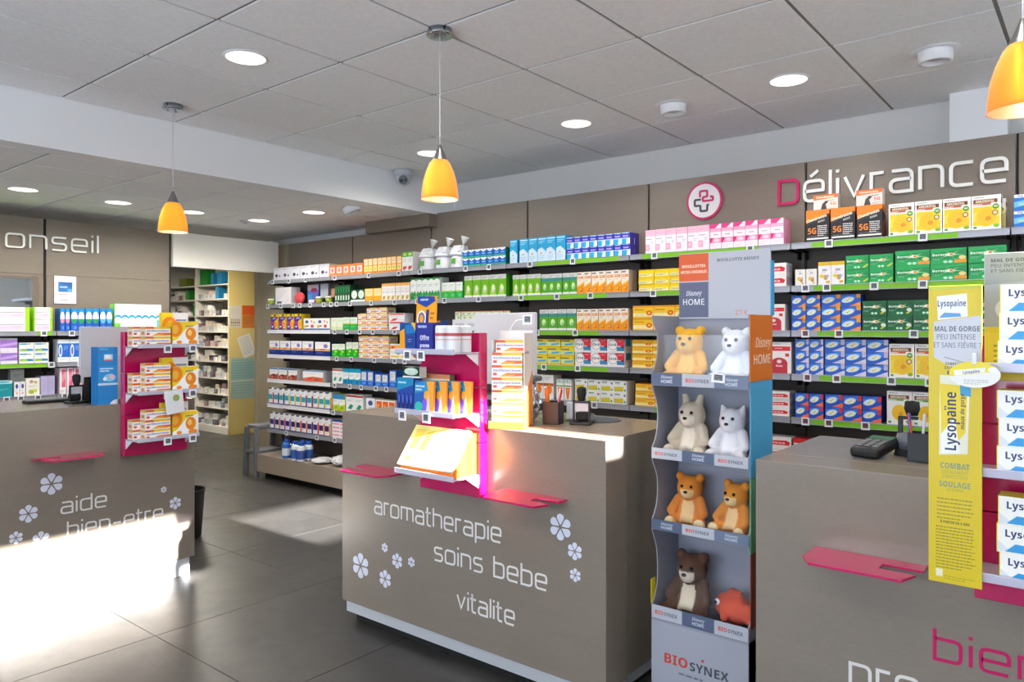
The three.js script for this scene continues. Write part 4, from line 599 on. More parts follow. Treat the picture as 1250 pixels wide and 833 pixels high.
const GLYPH = {
  o: [.95, [['c', [[.3, 0], [.95, 0, R], [.95, 1, R], [0, 1, R], [0, 0, R], [.3, 0]]]]], n: [.9, [[[0, 0], [0, 1], [.9, 1, R], [.9, 0]]]], e: [.9, [[[.88, 0], [0, 0, R], [0, 1, R], [.9, 1, R], [.9, .5], [.02, .5]]]],
  a: [.9, [[[.06, 1], [.9, 1, R], [.9, 0], [0, 0, R], [0, .58, R], [.88, .58]]]], s: [.8, [[[.8, 1], [0, 1, R], [0, .52, R], [.8, .52, R], [.8, 0, R], [0, 0]]]], i: [0, [[[0, 0], [0, 1]], [[0, 1.26], [0, 1.42]]]],
  l: [0, [[[0, 0], [0, 1.45]]]], v: [.85, [[[0, 1], [.425, 0.02], [.85, 1]]]], r: [.5, [[[0, 0], [0, 1], [.55, 1]]]], c: [.85, [[[.85, 1], [0, 1, R], [0, 0, R], [.85, 0]]]],
  d: [.9, [[[.9, 1.45], [.9, 0], [0, 0, R], [0, 1, R], [.88, 1]]]], b: [.9, [[[0, 1.45], [0, 0], [.9, 0, R], [.9, 1, R], [.02, 1]]]], p: [.9, [[[0, -.45], [0, 1], [.9, 1, R], [.9, 0, R], [.02, 0]]]],
  h: [.9, [[[0, 0], [0, 1.45]], [[.02, 1], [.9, 1, R], [.9, 0]]]], m: [1.4, [[[0, 0], [0, 1], [1.4, 1, R], [1.4, 0]], [[.7, 1], [.7, 0]]]], t: [.45, [[[.1, 1.4], [.1, 0, R], [.5, 0]], [[-.12, 1], [.5, 1]]]],
  D: [.95, [['c', [[0, .6], [0, 0], [.95, 0, R], [.95, 1.18, R], [0, 1.18], [0, .6]]]]], C: [.95, [[[.95, 1.18], [0, 1.18, R], [0, 0, R], [.95, 0]]]], 'é': [.9, [[[.88, 0], [0, 0, R], [0, 1, R], [.9, 1, R], [.9, .5], [.02, .5]], [[.28, 1.22], [.66, 1.5]]]], '-': [.7, [[[0, .5], [.7, .5]]]], ' ': [.45, []],
};
function glyphGeo(ch, size, stroke, depth, stretch = 1) {
  const g = GLYPH[ch][1].map((s) => { const cl = s[0] === 'c', raw = (cl ? s[1] : s).map(([x, y, r]) => [x * size * stretch, y * size, (r ?? 0) * size]), p = roundPath(raw); if (cl) p.pop(); return ribbon(p, stroke, depth, cl); });
  return g.length ? merge(...g) : null;
}
// letters along local +x from 0 to len; each letter a part; the spacing fills the length
function lettering(parent, text, len, size, stroke, depth, mats, name = 'letter') {
  const adv = [...text].map((c) => GLYPH[c][0]), gap0 = 0.34, total = adv.reduce((a, b) => a + b, 0) + gap0 * (text.length - 1), st = len / (total * size);
  let x = 0; [...text].forEach((c, i) => { const g = glyphGeo(c, size, stroke, depth, st); if (g) { const m = mesh(name, g, Array.isArray(mats) ? mats[i] ?? mats[mats.length - 1] : mats, parent); m.position.x = x; } x += (adv[i] + gap0) * size * st; });
}
{ const g = group('wall_lettering', 'raised white word Délivrance with a magenta initial', 'sign', [-1.487, 2.158, ZP + 0.004]); lettering(g, 'Délivrance', 1.105, 0.112, 0.017, 0.012, [M.magenta, M.letter]); }
{ const g = group('wall_lettering', 'raised white letters of Conseil on the taupe side panels', 'sign', [-6.394, 2.048, -1.7515], Math.PI / 2); lettering(g, "Conseil", 0.799, 0.098, 0.014, 0.012, [M.magenta, M.letter]); }
{ const g = group('round_sign', 'round white sign with magenta rim and two-tone cross', 'sign', [-1.95, 2.229, ZP + 0.002]);
  const d = cyl(0.118, 0.118, 0.012, 0, 0, 0, 48); d.rotateX(Math.PI / 2); mesh('rim', d, M.magenta, g); const e = cyl(0.104, 0.104, 0.012, 0, 0, 0, 48); e.rotateX(Math.PI / 2); e.translate(0, 0, 0.002); mesh('disc', e, std(0xe2e0e2, .5), g);
  const P = (a, m) => mesh('cross_line', ribbon(roundPath(a.map(([x, y]) => [x * 0.0235, y * 0.0235, 0.008])), 0.013, 0.003), m, g).position.z = 0.0145;
  P([[-1, 1], [-1, 2.6], [1, 2.6], [1, 1], [-.2, 1], [-.2, -.1], [2.6, -.1], [2.6, .9], [1.8, .9]].map(([x, y]) => [x - .1, y]), M.magenta);
  P([[-.9, .4], [-2.6, .4], [-2.6, -1.2], [-1, -1.2], [-1, -2.7], [.9, -2.7], [.9, -1.2], [1.4, -1.2]], std(0x3a4248, .5)); }

// ---------------------------------------------------------------- side aisle shelving
function aisleBay(z1, label, shelves, low) {                      // runs from z1 towards -z, one metre
  const g = group('shelving_bay', label, 'shelving', [-6.155, 0, z1], Math.PI / 2), w = 0.988, dep = 0.238;
  const bk = -0.245;
  mesh('back_panel', metreUV(bx(0.012, 1.853, bk - 0.02, w - 0.006, 2.285, bk)), M.panel, g); mesh('back_panel', metreUV(bx(0.012, 1.42, bk - 0.02, w - 0.006, 1.85, bk)), M.panel, g);
  mesh('lower_back_panel', bx(0.012, 0.205, bk - 0.02, w - 0.006, 1.418, bk), M.panelDark, g);
  mesh('upright', bx(0, 0.205, bk - 0.03, 0.012, 2.285, bk - 0.006), M.slot, g);
  if (low) mesh('upright', bx(w - 0.014, 0.205, bk - 0.03, w - 0.002, 2.285, bk + 0.002), M.slot, g);
  for (const s of shelves) shelfPart(g, w, s.y, dep, M.rail, s.g ?? [], s.t ?? []);
  mesh('base', rbx(0, 0, bk, w, 0.2, 0.1, 0.004), M.base, g);
}
const AY = [1.415, 1.18, 0.94];
aisleBay(-0.19, 'side aisle shelving bay outside the picture edge', [{ y: AY[0] }, { y: AY[1] }, { y: AY[2] }]);
aisleBay(-1.18, 'side aisle shelving bay with lime edged white cartons under the mirror', [{ y: AY[0], g: [[.86, .96]], t: [.9] }, { y: AY[1], g: [[.62, .92]], t: [.95] }, { y: AY[2], t: [.66, .75, .86] }]);
aisleBay(-2.17, 'side aisle shelving bay with blue cartons under the notice', [{ y: AY[0], t: [.1, .2, .36] }, { y: AY[1], t: [.16, .6] }, { y: AY[2], t: [.05, .15, .5] }], true);
const S = (l, ...a) => row('aisle', AY[l], ...a);
S(0, 1.56, 1.995, 2, 2, .175, 'whitelime', 'white and pink carton with lime ends beside the mirror', undefined, { d: .16 });
S(0, 2.02, 2.146, 1, 2, .178, 'whitelime', 'shorter white and pink carton with lime ends next to the upright', undefined, { d: .16 });
S(0, 2.195, 2.265, 2, 1, .172, 'gumpink', 'blue carton with white and pink oval on the aisle shelf'); S(0, 2.268, 2.37, 2, 1, .174, 'gumgreen', 'blue carton with white and green oval, pair beside the pink ovals'); S(0, 2.373, 2.475, 2, 1, .176, 'gumgreen', 'blue carton with white and green oval, pair beside the sky ovals');
S(0, 2.478, 2.575, 2, 1, .178, 'gumblue', 'blue carton with white and sky oval on the aisle shelf');
S(0, 2.59, 2.962, 1, 1, .218, 'wavebox', 'long white box with blue wave edge behind the pink stand');
S(1, 1.70, 1.916, 2, 2, .185, 'purplebox', 'white and purple carton stacked in twos on the aisle shelf');
S(1, 1.925, 2.119, 2, 2, .15, 'fluo', 'white carton with lime and blue swoosh on the aisle shelf');
S(1, 2.18, 2.345, 2, 1, .172, 'bluecare', 'upright blue and white carton on the aisle shelf');
S(1, 2.348, 2.62, 2, 2, .185, 'bluewide', 'wide blue and white carton stacked in twos on the aisle shelf');
S(2, 1.74, 1.885, 1, 1, .12, 'tealpouch', 'teal carton on the lowest visible aisle shelf'); S(2, 1.892, 1.965, 2, 1, .105, 'whiteblot', 'white carton with small blue blot on the aisle shelf');
S(2, 1.968, 2.06, 1, 1, .128, 'herbal', 'cream carton with herb print on the aisle shelf'); S(2, 2.063, 2.16, 2, 1, .14, 'lilac', 'plain lilac carton on the aisle shelf');
S(2, 2.19, 2.385, 4, 1, .195, 'pinkcare', 'slim pink and white carton on the aisle shelf', undefined, { gap: .003 });
S(2, 2.42, 2.56, 2, 1, .12, 'bluewide', 'wide blue and white carton on the lowest visible aisle shelf');
S(2, 1.91, 2.0, 1, 1, .19, 'greyleaf', 'grey carton with green leaf in the second row of the aisle shelf', undefined, { q: .13, d: .06 });
{ const g = group('wall_mirror', 'framed mirror on the taupe side panel', 'mirror', [-6.385, 1.42, -1.18], Math.PI / 2);
  mesh('mirror_glass', bx(-0.2, 0.0, -0.012, 0.9, 0.395, 0.004), M.mirror, g); mesh('frame', merge(bx(0.9, 0, -0.012, 0.94, 0.415, 0.012), bx(-0.2, 0.395, -0.012, 0.94, 0.412, 0.01)), std(0x6a5e56, .5), g); }
{ const cell = A2.add(200, 288, (p) => { p.bg('#e6e6f0').l(.2, .08, .6, 1, '#c9a0a8', .05, .02).r(.18, .22, .64, .36, '#2f6fae').p([[.18, .22], [.82, .22], [.82, .4], [.5, .36]], '#2a5a9a').t('santé', .42, .4, .09, '#dfeaf6').c(.7, .52, .12, .06, '#6aa2d0').l(.2, .66, .6, 1, '#44444f', .06, .022).l(.3, .76, .5, 1, '#55555f', .06, .018).l(.26, .86, .56, 1, '#44444f', .06, .022); });
  const g = group('paper_notice', 'white paper notice with blue picture on the taupe side panel', 'poster', [-6.392, 1.74, -2.313], Math.PI / 2); mesh('sheet', bx(-0.078, -0.108, -0.002, 0.078, 0.108, 0), M.cream, g); mesh('print', printGeo(0.156, 0.216, cell).translate(0, 0, 0.0006), A2.mat, g); }

// ---------------------------------------------------------------- stock room seen through the opening
{ const ys = [0.1, 0.35, 0.54, 0.76, 0.99, 1.19, 1.40, 1.62, 1.85, 2.05], x0 = -11.0, x1 = -9.22, z = -5.34;
  const g = group('stock_shelving', 'tall white stock shelving with yellow end panel', 'shelving', [x0, 0, z]), W = x1 - x0;
  for (const u of [0, W / 2 - 0.01, W - 0.02 - 0.0]) mesh('side_panel', bx(u, 0, -0.42, u + 0.02, 2.3, 0), M.cream, g);
  mesh('back_board', bx(0, 0, -0.425, W, 2.3, -0.418), M.cream, g); mesh('plinth', bx(0, 0, -0.4, W, 0.09, 0.0), M.cream, g); mesh('end_panel', bx(W, 0, -0.42, W + 0.012, 2.3, 0.006), M.yellowBoard, g);
  for (const y of ys) for (const u of [0.02, W / 2 + 0.01]) mesh('shelf', bx(u, y - 0.018, -0.418, u + W / 2 - 0.035, y, -0.004), M.cream, g);
  const cols = ['#e4e0d8', '#d8d4cc', '#ece8e2', '#c9c4bc', '#e9e4da', '#b9c4cc', '#d9c9b4', '#8a6a74', '#5a5660'];
  cols.forEach((c, i) => D('stock' + i, c, (p) => p.bg(c).l(.15, .2, .7, 3, i > 6 ? '#c9c4cc' : '#8d8a90', .18, .07), { w: 32, h: 32 }));
  D('stockgreen', '#1c7a2a', (p) => p.bg('#1f8a2e'), { w: 8, h: 8 }); D('stockblue', '#1d7aa8', (p) => p.bg('#2a8ab8'), { w: 8, h: 8 }); D('stockolive', '#6a7a1c', (p) => p.bg('#6f7f1f').l(.1, .2, .8, 2, '#98a84a'), { w: 16, h: 16 });
  const put = (u, y, w, h, des, label, grp) => { const o = mesh('stock_box', cartonGeo(w, h, 0.12, des), matOf(des)); o.position.set(x0 + u + w / 2, y + 0.0005, z - 0.02 - rnd() * 0.03); tag(o, label, 'box', grp); };
  put(0.99, 2.05, .2, .22, 'stockgreen', 'large green box on the top shelf of the stock room'); put(1.25, 2.05, .07, .16, 'stockblue', 'blue binder on the top shelf of the stock room'); put(1.4, 2.05, .12, .17, 'stockblue', 'wider blue binder on the top shelf of the stock room');
  put(0.36, 2.05, .2, .12, 'stockolive', 'olive box on the top shelf of the stock room'); put(1.38, 1.85, .09, .17, 'stockblue', 'blue binder on the second shelf of the stock room'); put(0.52, 1.85, .1, .14, 'stockgreen', 'green box on the second shelf of the stock room'); put(0.78, 1.62, .08, .15, 'stockgreen', 'slim green box on the third shelf of the stock room');
  ys.slice(0, 9).forEach((y, yi) => { for (const [a, b] of [[0.05, W / 2 - 0.06], [W / 2 + 0.03, W - 0.06]]) {
    let u = a, nth = 0; while (u < b - 0.05) { const w = 0.045 + rnd() * 0.07, h = 0.05 + rnd() * 0.07; const busy = (y > 1.8 && ((u > 1.3 && u < 1.5) || (u > 0.45 && u < 0.64))) || (y > 1.6 && y < 1.7 && u > 0.66 && u < 0.88); const n = rnd() < 0.4 ? 2 : 1;
      const who = nth; if (!busy && u + w < b) nth++; if (!busy && u + w < b) for (let j = 0; j < n; j++) { const hh = Math.min(h, 0.075); put(u, y + j * hh, w, hh - 0.001, 'stock' + Math.floor(rnd() * 9), `small box in the ${a < 0.5 ? 'far' : 'near'} stock room bay, ${ORD[yi]} shelf from below, ${ORD[who]} from left${n > 1 ? (j ? ', upper' : ', lower') : ''}`, 'medicine boxes on the stock room shelves'); } u += w + 0.004 + rnd() * 0.03; }
  } });
  const note = (name, y, zz, w, h, rot, draw, label, cw = 128, ch = 128) => { const cell = A2.add(cw, ch, draw), m = group(name, label, 'paper', [x1 + 0.0135, y, zz], Math.PI / 2); const s = mesh('sheet', bx(-w / 2, -h / 2, -0.001, w / 2, h / 2, 0.0005), M.cream, m), q = mesh('print', printGeo(w, h, cell).translate(0, 0, 0.0012), A2.mat, m); s.rotation.z = q.rotation.z = rot; };
  note('paper_notice', 1.6, -5.43, .17, .3, 0, (p) => { p.bg('#cfc9be'); for (let i = 0; i < 3; i++) for (let j = 0; j < 5; j++) p.r(.1 + j * .17, .6 + i * .12, .12, .09, i % 2 ? '#8a6a5a' : '#a89a8c'); p.l(.1, .15, .7, 4, '#b8b2a8'); }, 'pale sheet with small pictures on the yellow end panel');
  note('paper_notice', 1.6, -5.63, .2, .31, 0, (p) => p.bg('#c9762e').r(0, 0, 1, .4, '#d2561c').l(.1, .5, .8, 5, '#8a5a30'), 'orange sheet on the yellow end panel of the stock shelving');
  note('paper_notice', 1.2, -5.6, .2, .3, 0.35, (p) => p.bg('#e4e0da').l(.1, .1, .8, 10, '#9a958f', .08, .02), 'crooked white sheet on the yellow end panel');
  note('paper_notice', 0.76, -5.54, .36, .56, 0, (p) => p.bg('#a3bcb4').r(0, .1, 1, .4, '#8fb6b4').l(.06, .06, .88, 14, '#7f9a94', .06, .015).r(0, .55, 1, .02, '#d8e0d8'), 'large blue green chart low on the yellow end panel');
}
{ // grey step stool beside the base cabinet
  const g = group('step_stool', 'grey plastic step stool beside the base cabinet', 'stool', [-6.485, 0, -4.14]);
  mesh('top_step', rbx(-0.09, 0.46, -0.14, 0.115, 0.5, 0.14, 0.015), M.grey, g); mesh('lower_step', rbx(-0.09, 0.22, -0.16, 0.115, 0.255, 0.17, 0.012), M.grey, g);
  for (const zz of [0.15, -0.14]) for (const sx of [0, 1]) { const l = extr(sx ? [[0.085, 0], [0.112, 0], [0.1, 0.47], [0.075, 0.47]] : [[-0.115, 0], [-0.07, 0], [-0.05, 0.47], [-0.085, 0.47]], 0.03, 0.004); l.translate(0, 0, zz - 0.015); mesh('leg', l, M.grey, g); }
}
{ const g = group('cardboard_box', 'brown cardboard box half hidden behind the end of the shelving', 'box', [-6.85, 0, -4.86]); mesh('carton', rbx(-0.2, 0, -0.15, 0.2, 0.85, 0.15, 0.006), M.brown, g); mesh('tape', bx(-0.03, 0.85, -0.15, 0.03, 0.852, 0.151), std(0x8a6a4a, .4), g); }
{ // waste bin
  const g = group('waste_bin', 'black round waste bin at the end of the counter with aide', 'bin', [-4.93, 0, -2.53]);
  mesh('body', lathe([[0, 0.004], [0.095, 0.004], [0.1, 0], [0.106, 0.01], [0.128, 0.325], [0.124, 0.325], [0.1, 0.02], [0, 0.015]]), M.black, g); mesh('rim', new THREE.TorusGeometry(0.129, 0.005, 8, 40).rotateX(Math.PI / 2).translate(0, 0.326, 0), M.blackMatt, g);
}

// ---------------------------------------------------------------- counters: front face on local z = 0, x from 0 to w, back at -dep
function flower(parent, x, y, r) {
  const petals = []; for (let i = 0; i < 6; i++) { const a = i * Math.PI / 3 + Math.PI / 6, s = new THREE.Shape(), q = (rad, an) => [Math.cos(a + an) * rad * r, Math.sin(a + an) * rad * r];
    s.moveTo(...q(.14, 0)); s.lineTo(...q(.62, .44)); s.quadraticCurveTo(...q(.86, .46), ...q(.94, .2)); s.quadraticCurveTo(...q(1.02, 0), ...q(.94, -.2)); s.quadraticCurveTo(...q(.86, -.46), ...q(.62, -.44)); s.closePath();
    petals.push(new THREE.ExtrudeGeometry(s, { depth: 0.0008, bevelEnabled: false, curveSegments: 5 })); }
  const m = mesh('flower_decal', merge(...petals), M.vinyl, parent); m.position.set(x, y, 0.0002);
}
function bagShelf(parent, x0, x1, notchRight) {                    // thin pink shelf with a hook slot
  const y = 0.785, s = new THREE.Shape(), w = x1 - x0, d = 0.172;
  const pts = notchRight ? [[0, 0], [w, 0], [w, .055], [w - .1, .055], [w - .1, .105], [w - .01, .105], [w - .03, d], [.03, d], [0, .12]] : [[0, 0], [w, 0], [w, .12], [w - .03, d], [.03, d], [.01, .105], [.1, .105], [.1, .055], [0, .055]];
  pts.forEach(([a, b], i) => (i ? s.lineTo(a, -b) : s.moveTo(a, -b)));
  const g = new THREE.ExtrudeGeometry(s, { depth: 0.005, bevelEnabled: true, bevelSize: 0.001, bevelThickness: 0.001, bevelSegments: 1 }); g.rotateX(-Math.PI / 2);
  const m = mesh('bag_shelf', g, M.pink, parent); m.position.set(x0, y - 0.004, 0.0015); m.scale.z = 1;
}
function counter(label, pos, turn, w, dep, flush) {
  const g = group('service_counter', label, 'counter', pos, turn);
  mesh('front_block', metreUV(rbx(0, 0.1, -0.155, w, 1.0246, 0, 0.003)), M.counter, g);
  mesh('desk', metreUV(rbx(0.0, 0.1, -dep, w - 0.012, 1.0246, -0.16, 0.003)), M.counter, g);
  if (flush) { mesh('kick_strip', bx(0.02, 0.0, -dep + 0.02, w - 0.03, 0.097, -0.004), M.alu, g); return g; }
  mesh('kick_strip', bx(0.02, 0.046, -dep + 0.02, w - 0.03, 0.1, -0.012), M.alu, g); mesh('foot', bx(0.05, 0, -dep + 0.05, w - 0.06, 0.046, -0.05), M.blackgap, g);
  return g;
}
const word = (parent, t, x, y, len, size, mat = M.vinylText, stroke = 0.0085) => { const h = new THREE.Group(); h.name = 'lettering'; h.position.set(x, y, 0.0002); parent.add(h); lettering(h, t, len, size, stroke, 0.0008, mat); };
const CM = counter('taupe counter lettered aromatherapie, soins bebe, vitalite', [-2.93, 0, -2.30], 0, 1.513, 0.65);
word(CM, 'aromatherapie', 0.243, 0.563, 0.772, 0.056); word(CM, 'soins bebe', 0.64, 0.42, 0.605, 0.056); word(CM, 'vitalite', 0.775, 0.244, 0.31, 0.054);
for (const [x, y, r] of [[1.311, .676, .052], [1.377, .596, .034], [1.379, .507, .026], [.14, .293, .062], [.316, .267, .042], [.398, .367, .036], [.313, .412, .022], [.492, .38, .023]]) flower(CM, x, y, r);
bagShelf(CM, 0.175, 0.48, false); bagShelf(CM, 1.043, 1.343, true);
const CL = counter('taupe counter lettered aide and bien-etre with sun on its front', [-4.17, 0, 0.75], Math.PI / 2, 2.95, 0.68, true);
word(CL, 'aide', 2.24, 0.483, 0.217, 0.056); word(CL, 'bien-etre', 2.27, 0.356, 0.49, 0.056);
for (const [z, y, r] of [[1.445, .644, .056], [1.342, .512, .045], [1.288, .404, .032], [1.397, .372, .042], [2.017, .518, .018], [2.084, .429, .036]]) flower(CL, z + 0.75, y, r);
bagShelf(CL, 2.104, 2.407, false);
const CR = counter('taupe counter lettered bien and prev with the yellow displays', [-0.853, 0, -2.268], 0, 1.9, 0.66);
word(CR, 'bien', 0.491, 0.540, 0.25, 0.056, M.magenta, 0.0095); word(CR, 'prevention', 0.277, 0.405, 0.6, 0.062, M.vinylText, 0.0095); bagShelf(CR, 0.181, 0.474, true);

// ---------------------------------------------------------------- pink counter stands: local x 0..0.35, panel back at z = 0
const TY = [1.336, 1.086, 0.836];
function pinkStand(label, pos, turn) {
  const g = group('display_stand', label, 'display stand', pos, turn);
  for (const [a, b] of [[.74, .964], [.966, 1.189], [1.191, 1.415]]) mesh('panel', rbx(0, a, 0.0015, 0.35, b, 0.046, 0.003), M.pink, g);
  for (const y of TY) {
    const t = new THREE.Group(); t.name = 'tray'; t.position.y = y; g.add(t);
    mesh('tray_plate', rbx(0.005, -0.006, 0.047, 0.345, 0, 0.195, 0.002), M.tray, t); mesh('tray_lip', rbx(0.005, -0.008, 0.193, 0.345, 0.014, 0.2, 0.002), M.tray, t);
    for (const x of [0.008, 0.338]) { const b = extr([[0.047, -0.008], [0.12, -0.008], [0.047, -0.055]], 0.004); b.rotateY(-Math.PI / 2); b.translate(x + 0.004, 0, 0); mesh('bracket', b, M.railWhite, t); }
  }
  return g;
}
const standOf = { C: [[-2.335, 0, -2.30], 0], L: [[-4.17, 0, -1.78], Math.PI / 2], R: [[-0.265, 0, -2.268], 0] };
pinkStand('pink display stand on the counter lettered aromatherapie', ...standOf.C); pinkStand('pink display stand full of white and yellow vitamin cartons', ...standOf.L); pinkStand('pink display stand carrying the throat lozenge cartons', ...standOf.R);
// place an object in a stand's own frame
const onStand = (k, o, x, y, z, turn = 0) => { const [p, t] = standOf[k]; o.position.set(p[0] + Math.cos(t) * x + Math.sin(t) * z, y, p[2] - Math.sin(t) * x + Math.cos(t) * z); o.rotation.y = t + turn; return o; };
const carton = (k, x, y, z, w, h, d, des, label, grp, name, turn = 0) => tag(onStand(k, mesh(name ?? toneName(des), cartonGeo(w, h, d, des), matOf(des)), x, y + 0.0005, z, turn), label, 'box', grp);
// stand on the aromatherapie counter
for (let i = 0; i < 2; i++) carton('C', .07 + i * .1, TY[0], .185, .095, .12, .05, i ? 'discover' : 'blueyellow', i ? 'navy carton with white words on the upper tray of the pink stand' : 'blue and yellow carton at the outer end of the upper tray');
carton('C', .12, TY[0], .12, .15, .13, .05, 'blueyellow', 'blue and yellow carton in the second row of the upper tray');
{ const c = tag(onStand('C', mesh('promo_card', cartonGeo(.115, .135, .006, 'wavecard'), matOf('wavecard')), .155, TY[0] + .095, .165), 'yellow promotional card with blue top above the upper tray', 'card'); c.rotation.x = -.05; }
for (let i = 0; i < 4; i++) { const g = group('white_tube', `white tube with red stripe on the upper tray, ${i < 2 ? 'front' : 'rear'} row, ${ORD[i % 2]} from left`, 'tube', [0, 0, 0], 0, 'white tubes on the upper tray'); onStand('C', g, .252 + (i % 2) * .062, TY[0] + .0005, .165 - Math.floor(i / 2) * .062);
  mesh('body', lathe([[0, 0], [.027, 0], [.029, .003], [.029, .1], [.025, .108], [0, .108]]), M.railWhite, g); mesh('stripe', lathe([[.0295, .066], [.0295, .078]]), std(0xc2504a, .5), g); mesh('base_stripe', lathe([[.0295, .05], [.0295, .054]]), std(0xe0a8a0, .5), g); }
carton('C', .055, TY[1], .185, .1, .14, .05, 'blister', 'blue box with dark capsule bottles on the middle tray'); carton('C', .075, TY[1] + .1405, .17, .1, .045, .04, 'circlegreen', 'small carton with pale discs on top of the blue capsule box');
for (let i = 0; i < 4; i++) { const o = carton('C', .165 + i * .043, TY[1], .188 - i * .028, .1, .132, .012, 'actipouch', `blue and orange pouch on the middle tray, ${ORD[i]} from left`, 'blue and orange pouches on the middle tray', 'supplement_pouch', 0.12); o.rotation.x = -.06; }
carton('C', .15, TY[1], .1, .16, .155, .03, 'smallgreen', 'pale carton in the second row of the middle tray');
{ // sloping leaflet holder on the lowest tray
  const g = group('leaflet_holder', 'orange and cream leaflet holder on the lowest tray in the sun', 'leaflets'); onStand('C', g, 0, TY[2] + 0.001, 0);
  mesh('wedge', extr([[0.05, 0], [0.19, 0], [0.185, 0.018], [0.075, 0.165], [0.05, 0.165]], 0.3, 0.001).rotateY(-Math.PI / 2).translate(0.33, 0.001, 0), std(0xf07a1e, .5), g);
  const s = new THREE.Group(); s.name = 'leaflet_stack'; s.position.set(0.165, 0.094, 0.132); s.rotation.x = -0.64; g.add(s);
  mesh('leaflet', rbx(-0.15, -0.09, 0, 0.165, 0.1, 0.012, 0.001), std(0xf4eec0, .5), s); mesh('print', printGeo(0.2, 0.186, DES.leaflet.front).translate(-0.048, 0.005, 0.0126), A2.mat, s);
}
// carton tower on the counter
{ const c = group('carton_dispenser', 'white and orange cardboard dispenser holding a tower of cartons', 'dispenser', [-1.925, 1.0246, -2.375], 0.42);
  mesh('tray_foot', merge(bx(-.072, 0, -.095, .072, .004, .075), bx(-.072, 0, .068, .072, .03, .075)), std(0xee7a24, .5), c); mesh('side', bx(.068, 0, -.095, .072, .39, .05), matOf('displayhead'), c); mesh('side', bx(-.072, 0, -.095, -.068, .36, .03), M.railWhite, c); mesh('back', bx(-.072, 0, -.099, .072, .40, -.095), M.railWhite, c);
  const sp = c.children[1]; { const q = DES.displayhead.front, uv = sp.geometry.attributes.uv; for (let i = 0; i < uv.count; i++) uv.setXY(i, q.u0 + (q.u1 - q.u0) * uv.getX(i), q.v0 + (q.v1 - q.v0) * uv.getY(i)); }
  const hp = tube([[-.03, .4, -.097], [0, .44, -.097], [.04, .445, -.097]], .003, 16); mesh('tag_wire', hp, M.railWhite, c); tagOn(c, .05, .425, -.09, false);
  for (let j = 0; j < 7; j++) { const o = mesh('orange_carton', cartonGeo(.128, .0505, .1, 'tubecarton'), matOf('tubecarton')); const y = 1.0246 + 0.0045 + j * .0508, z = j === 6 ? .0 : .055, t = .42; o.position.set(-1.925 + Math.sin(t) * z, y, -2.375 + Math.cos(t) * z); o.rotation.y = t; tag(o, `cream carton with orange swoosh, ${['lowest', 'second lowest', 'third lowest', 'middle', 'third from top', 'second from top', 'topmost'][j]} in the cardboard dispenser tower`, 'box', 'cartons in the dispenser tower'); } }
// vitamin stand on the aide counter
TY.forEach((y, k) => {
  const n = k ? 3 : 2, gname = ['upper', 'middle', 'lowest'][k];
  for (let j = 0; j < n; j++) carton('L', .115, y + j * .0535, .19, .135, .053, .06, 'tubecarton', `cream carton with orange swoosh in the front pile on the ${gname} tray, ${layerOf(j, n)} layer`, `front pile on the ${gname} tray`);
  for (let j = 0; j < 2; j++) carton('L', .075, y + j * .0535, .125, .13, .053, .06, 'tubecarton', `cream carton with orange swoosh in the rear pile on the ${gname} tray, ${layerOf(j, 2)} layer`, `rear pile on the ${gname} tray`);
  carton('L', .27, y, .185, .148, .135, .06, 'vitamin', `white carton with orange slices on the ${gname} tray of the pink stand`);
  const c = carton('L', .245, y + .06, .115, .15, .125, .03, 'vitamincard', `yellow card behind the orange slice carton on the ${gname} tray`, undefined, 'promo_card'); c.userData.category = 'card';
  const st = mesh('card_stand', bx(-.03, 0, -.03, .03, .06, 0), M.railWhite); onStand('L', st, .245, y + .0004, .115); tag(st, `white block under the yellow card on the ${gname} tray`, 'stand');
  for (const x of [.16, .3]) { const m = mesh('price_tag', eslGeo, matOf('esl')); onStand('L', m, x, y - .035, .208); tag(m, x < .2 ? `price tag under the carton pile of the ${gname} tray` : `price tag under the orange slice carton of the ${gname} tray`, 'price tag'); }
});
{ const g = group('clear_bag', 'white paper sachet with green mark hanging on the vitamin stand', 'sachet'); onStand('L', g, .2, .97, .215); mesh('sheet', rbx(-.05, 0, -.003, .05, .125, .003, .002), M.railWhite, g); const l = cyl(.018, .018, .002, 0, 0, 0); l.rotateX(Math.PI / 2); l.translate(.01, .085, .004); mesh('mark', l, std(0x9ab05a, .5), g); g.rotation.z = .12; }
for (const [k, x, y, t] of [['C', .09, TY[0], 'price tag under the blue carton of the upper tray'], ['C', .17, TY[0], 'price tag under the navy carton of the upper tray'], ['C', .06, TY[1], 'price tag under the capsule box of the middle tray'], ['C', .2, TY[1], 'price tag under the pouches of the middle tray']]) { const m = mesh('price_tag', eslGeo, matOf('esl')); onStand(k, m, x, y - .035, .208); tag(m, t, 'price tag'); }
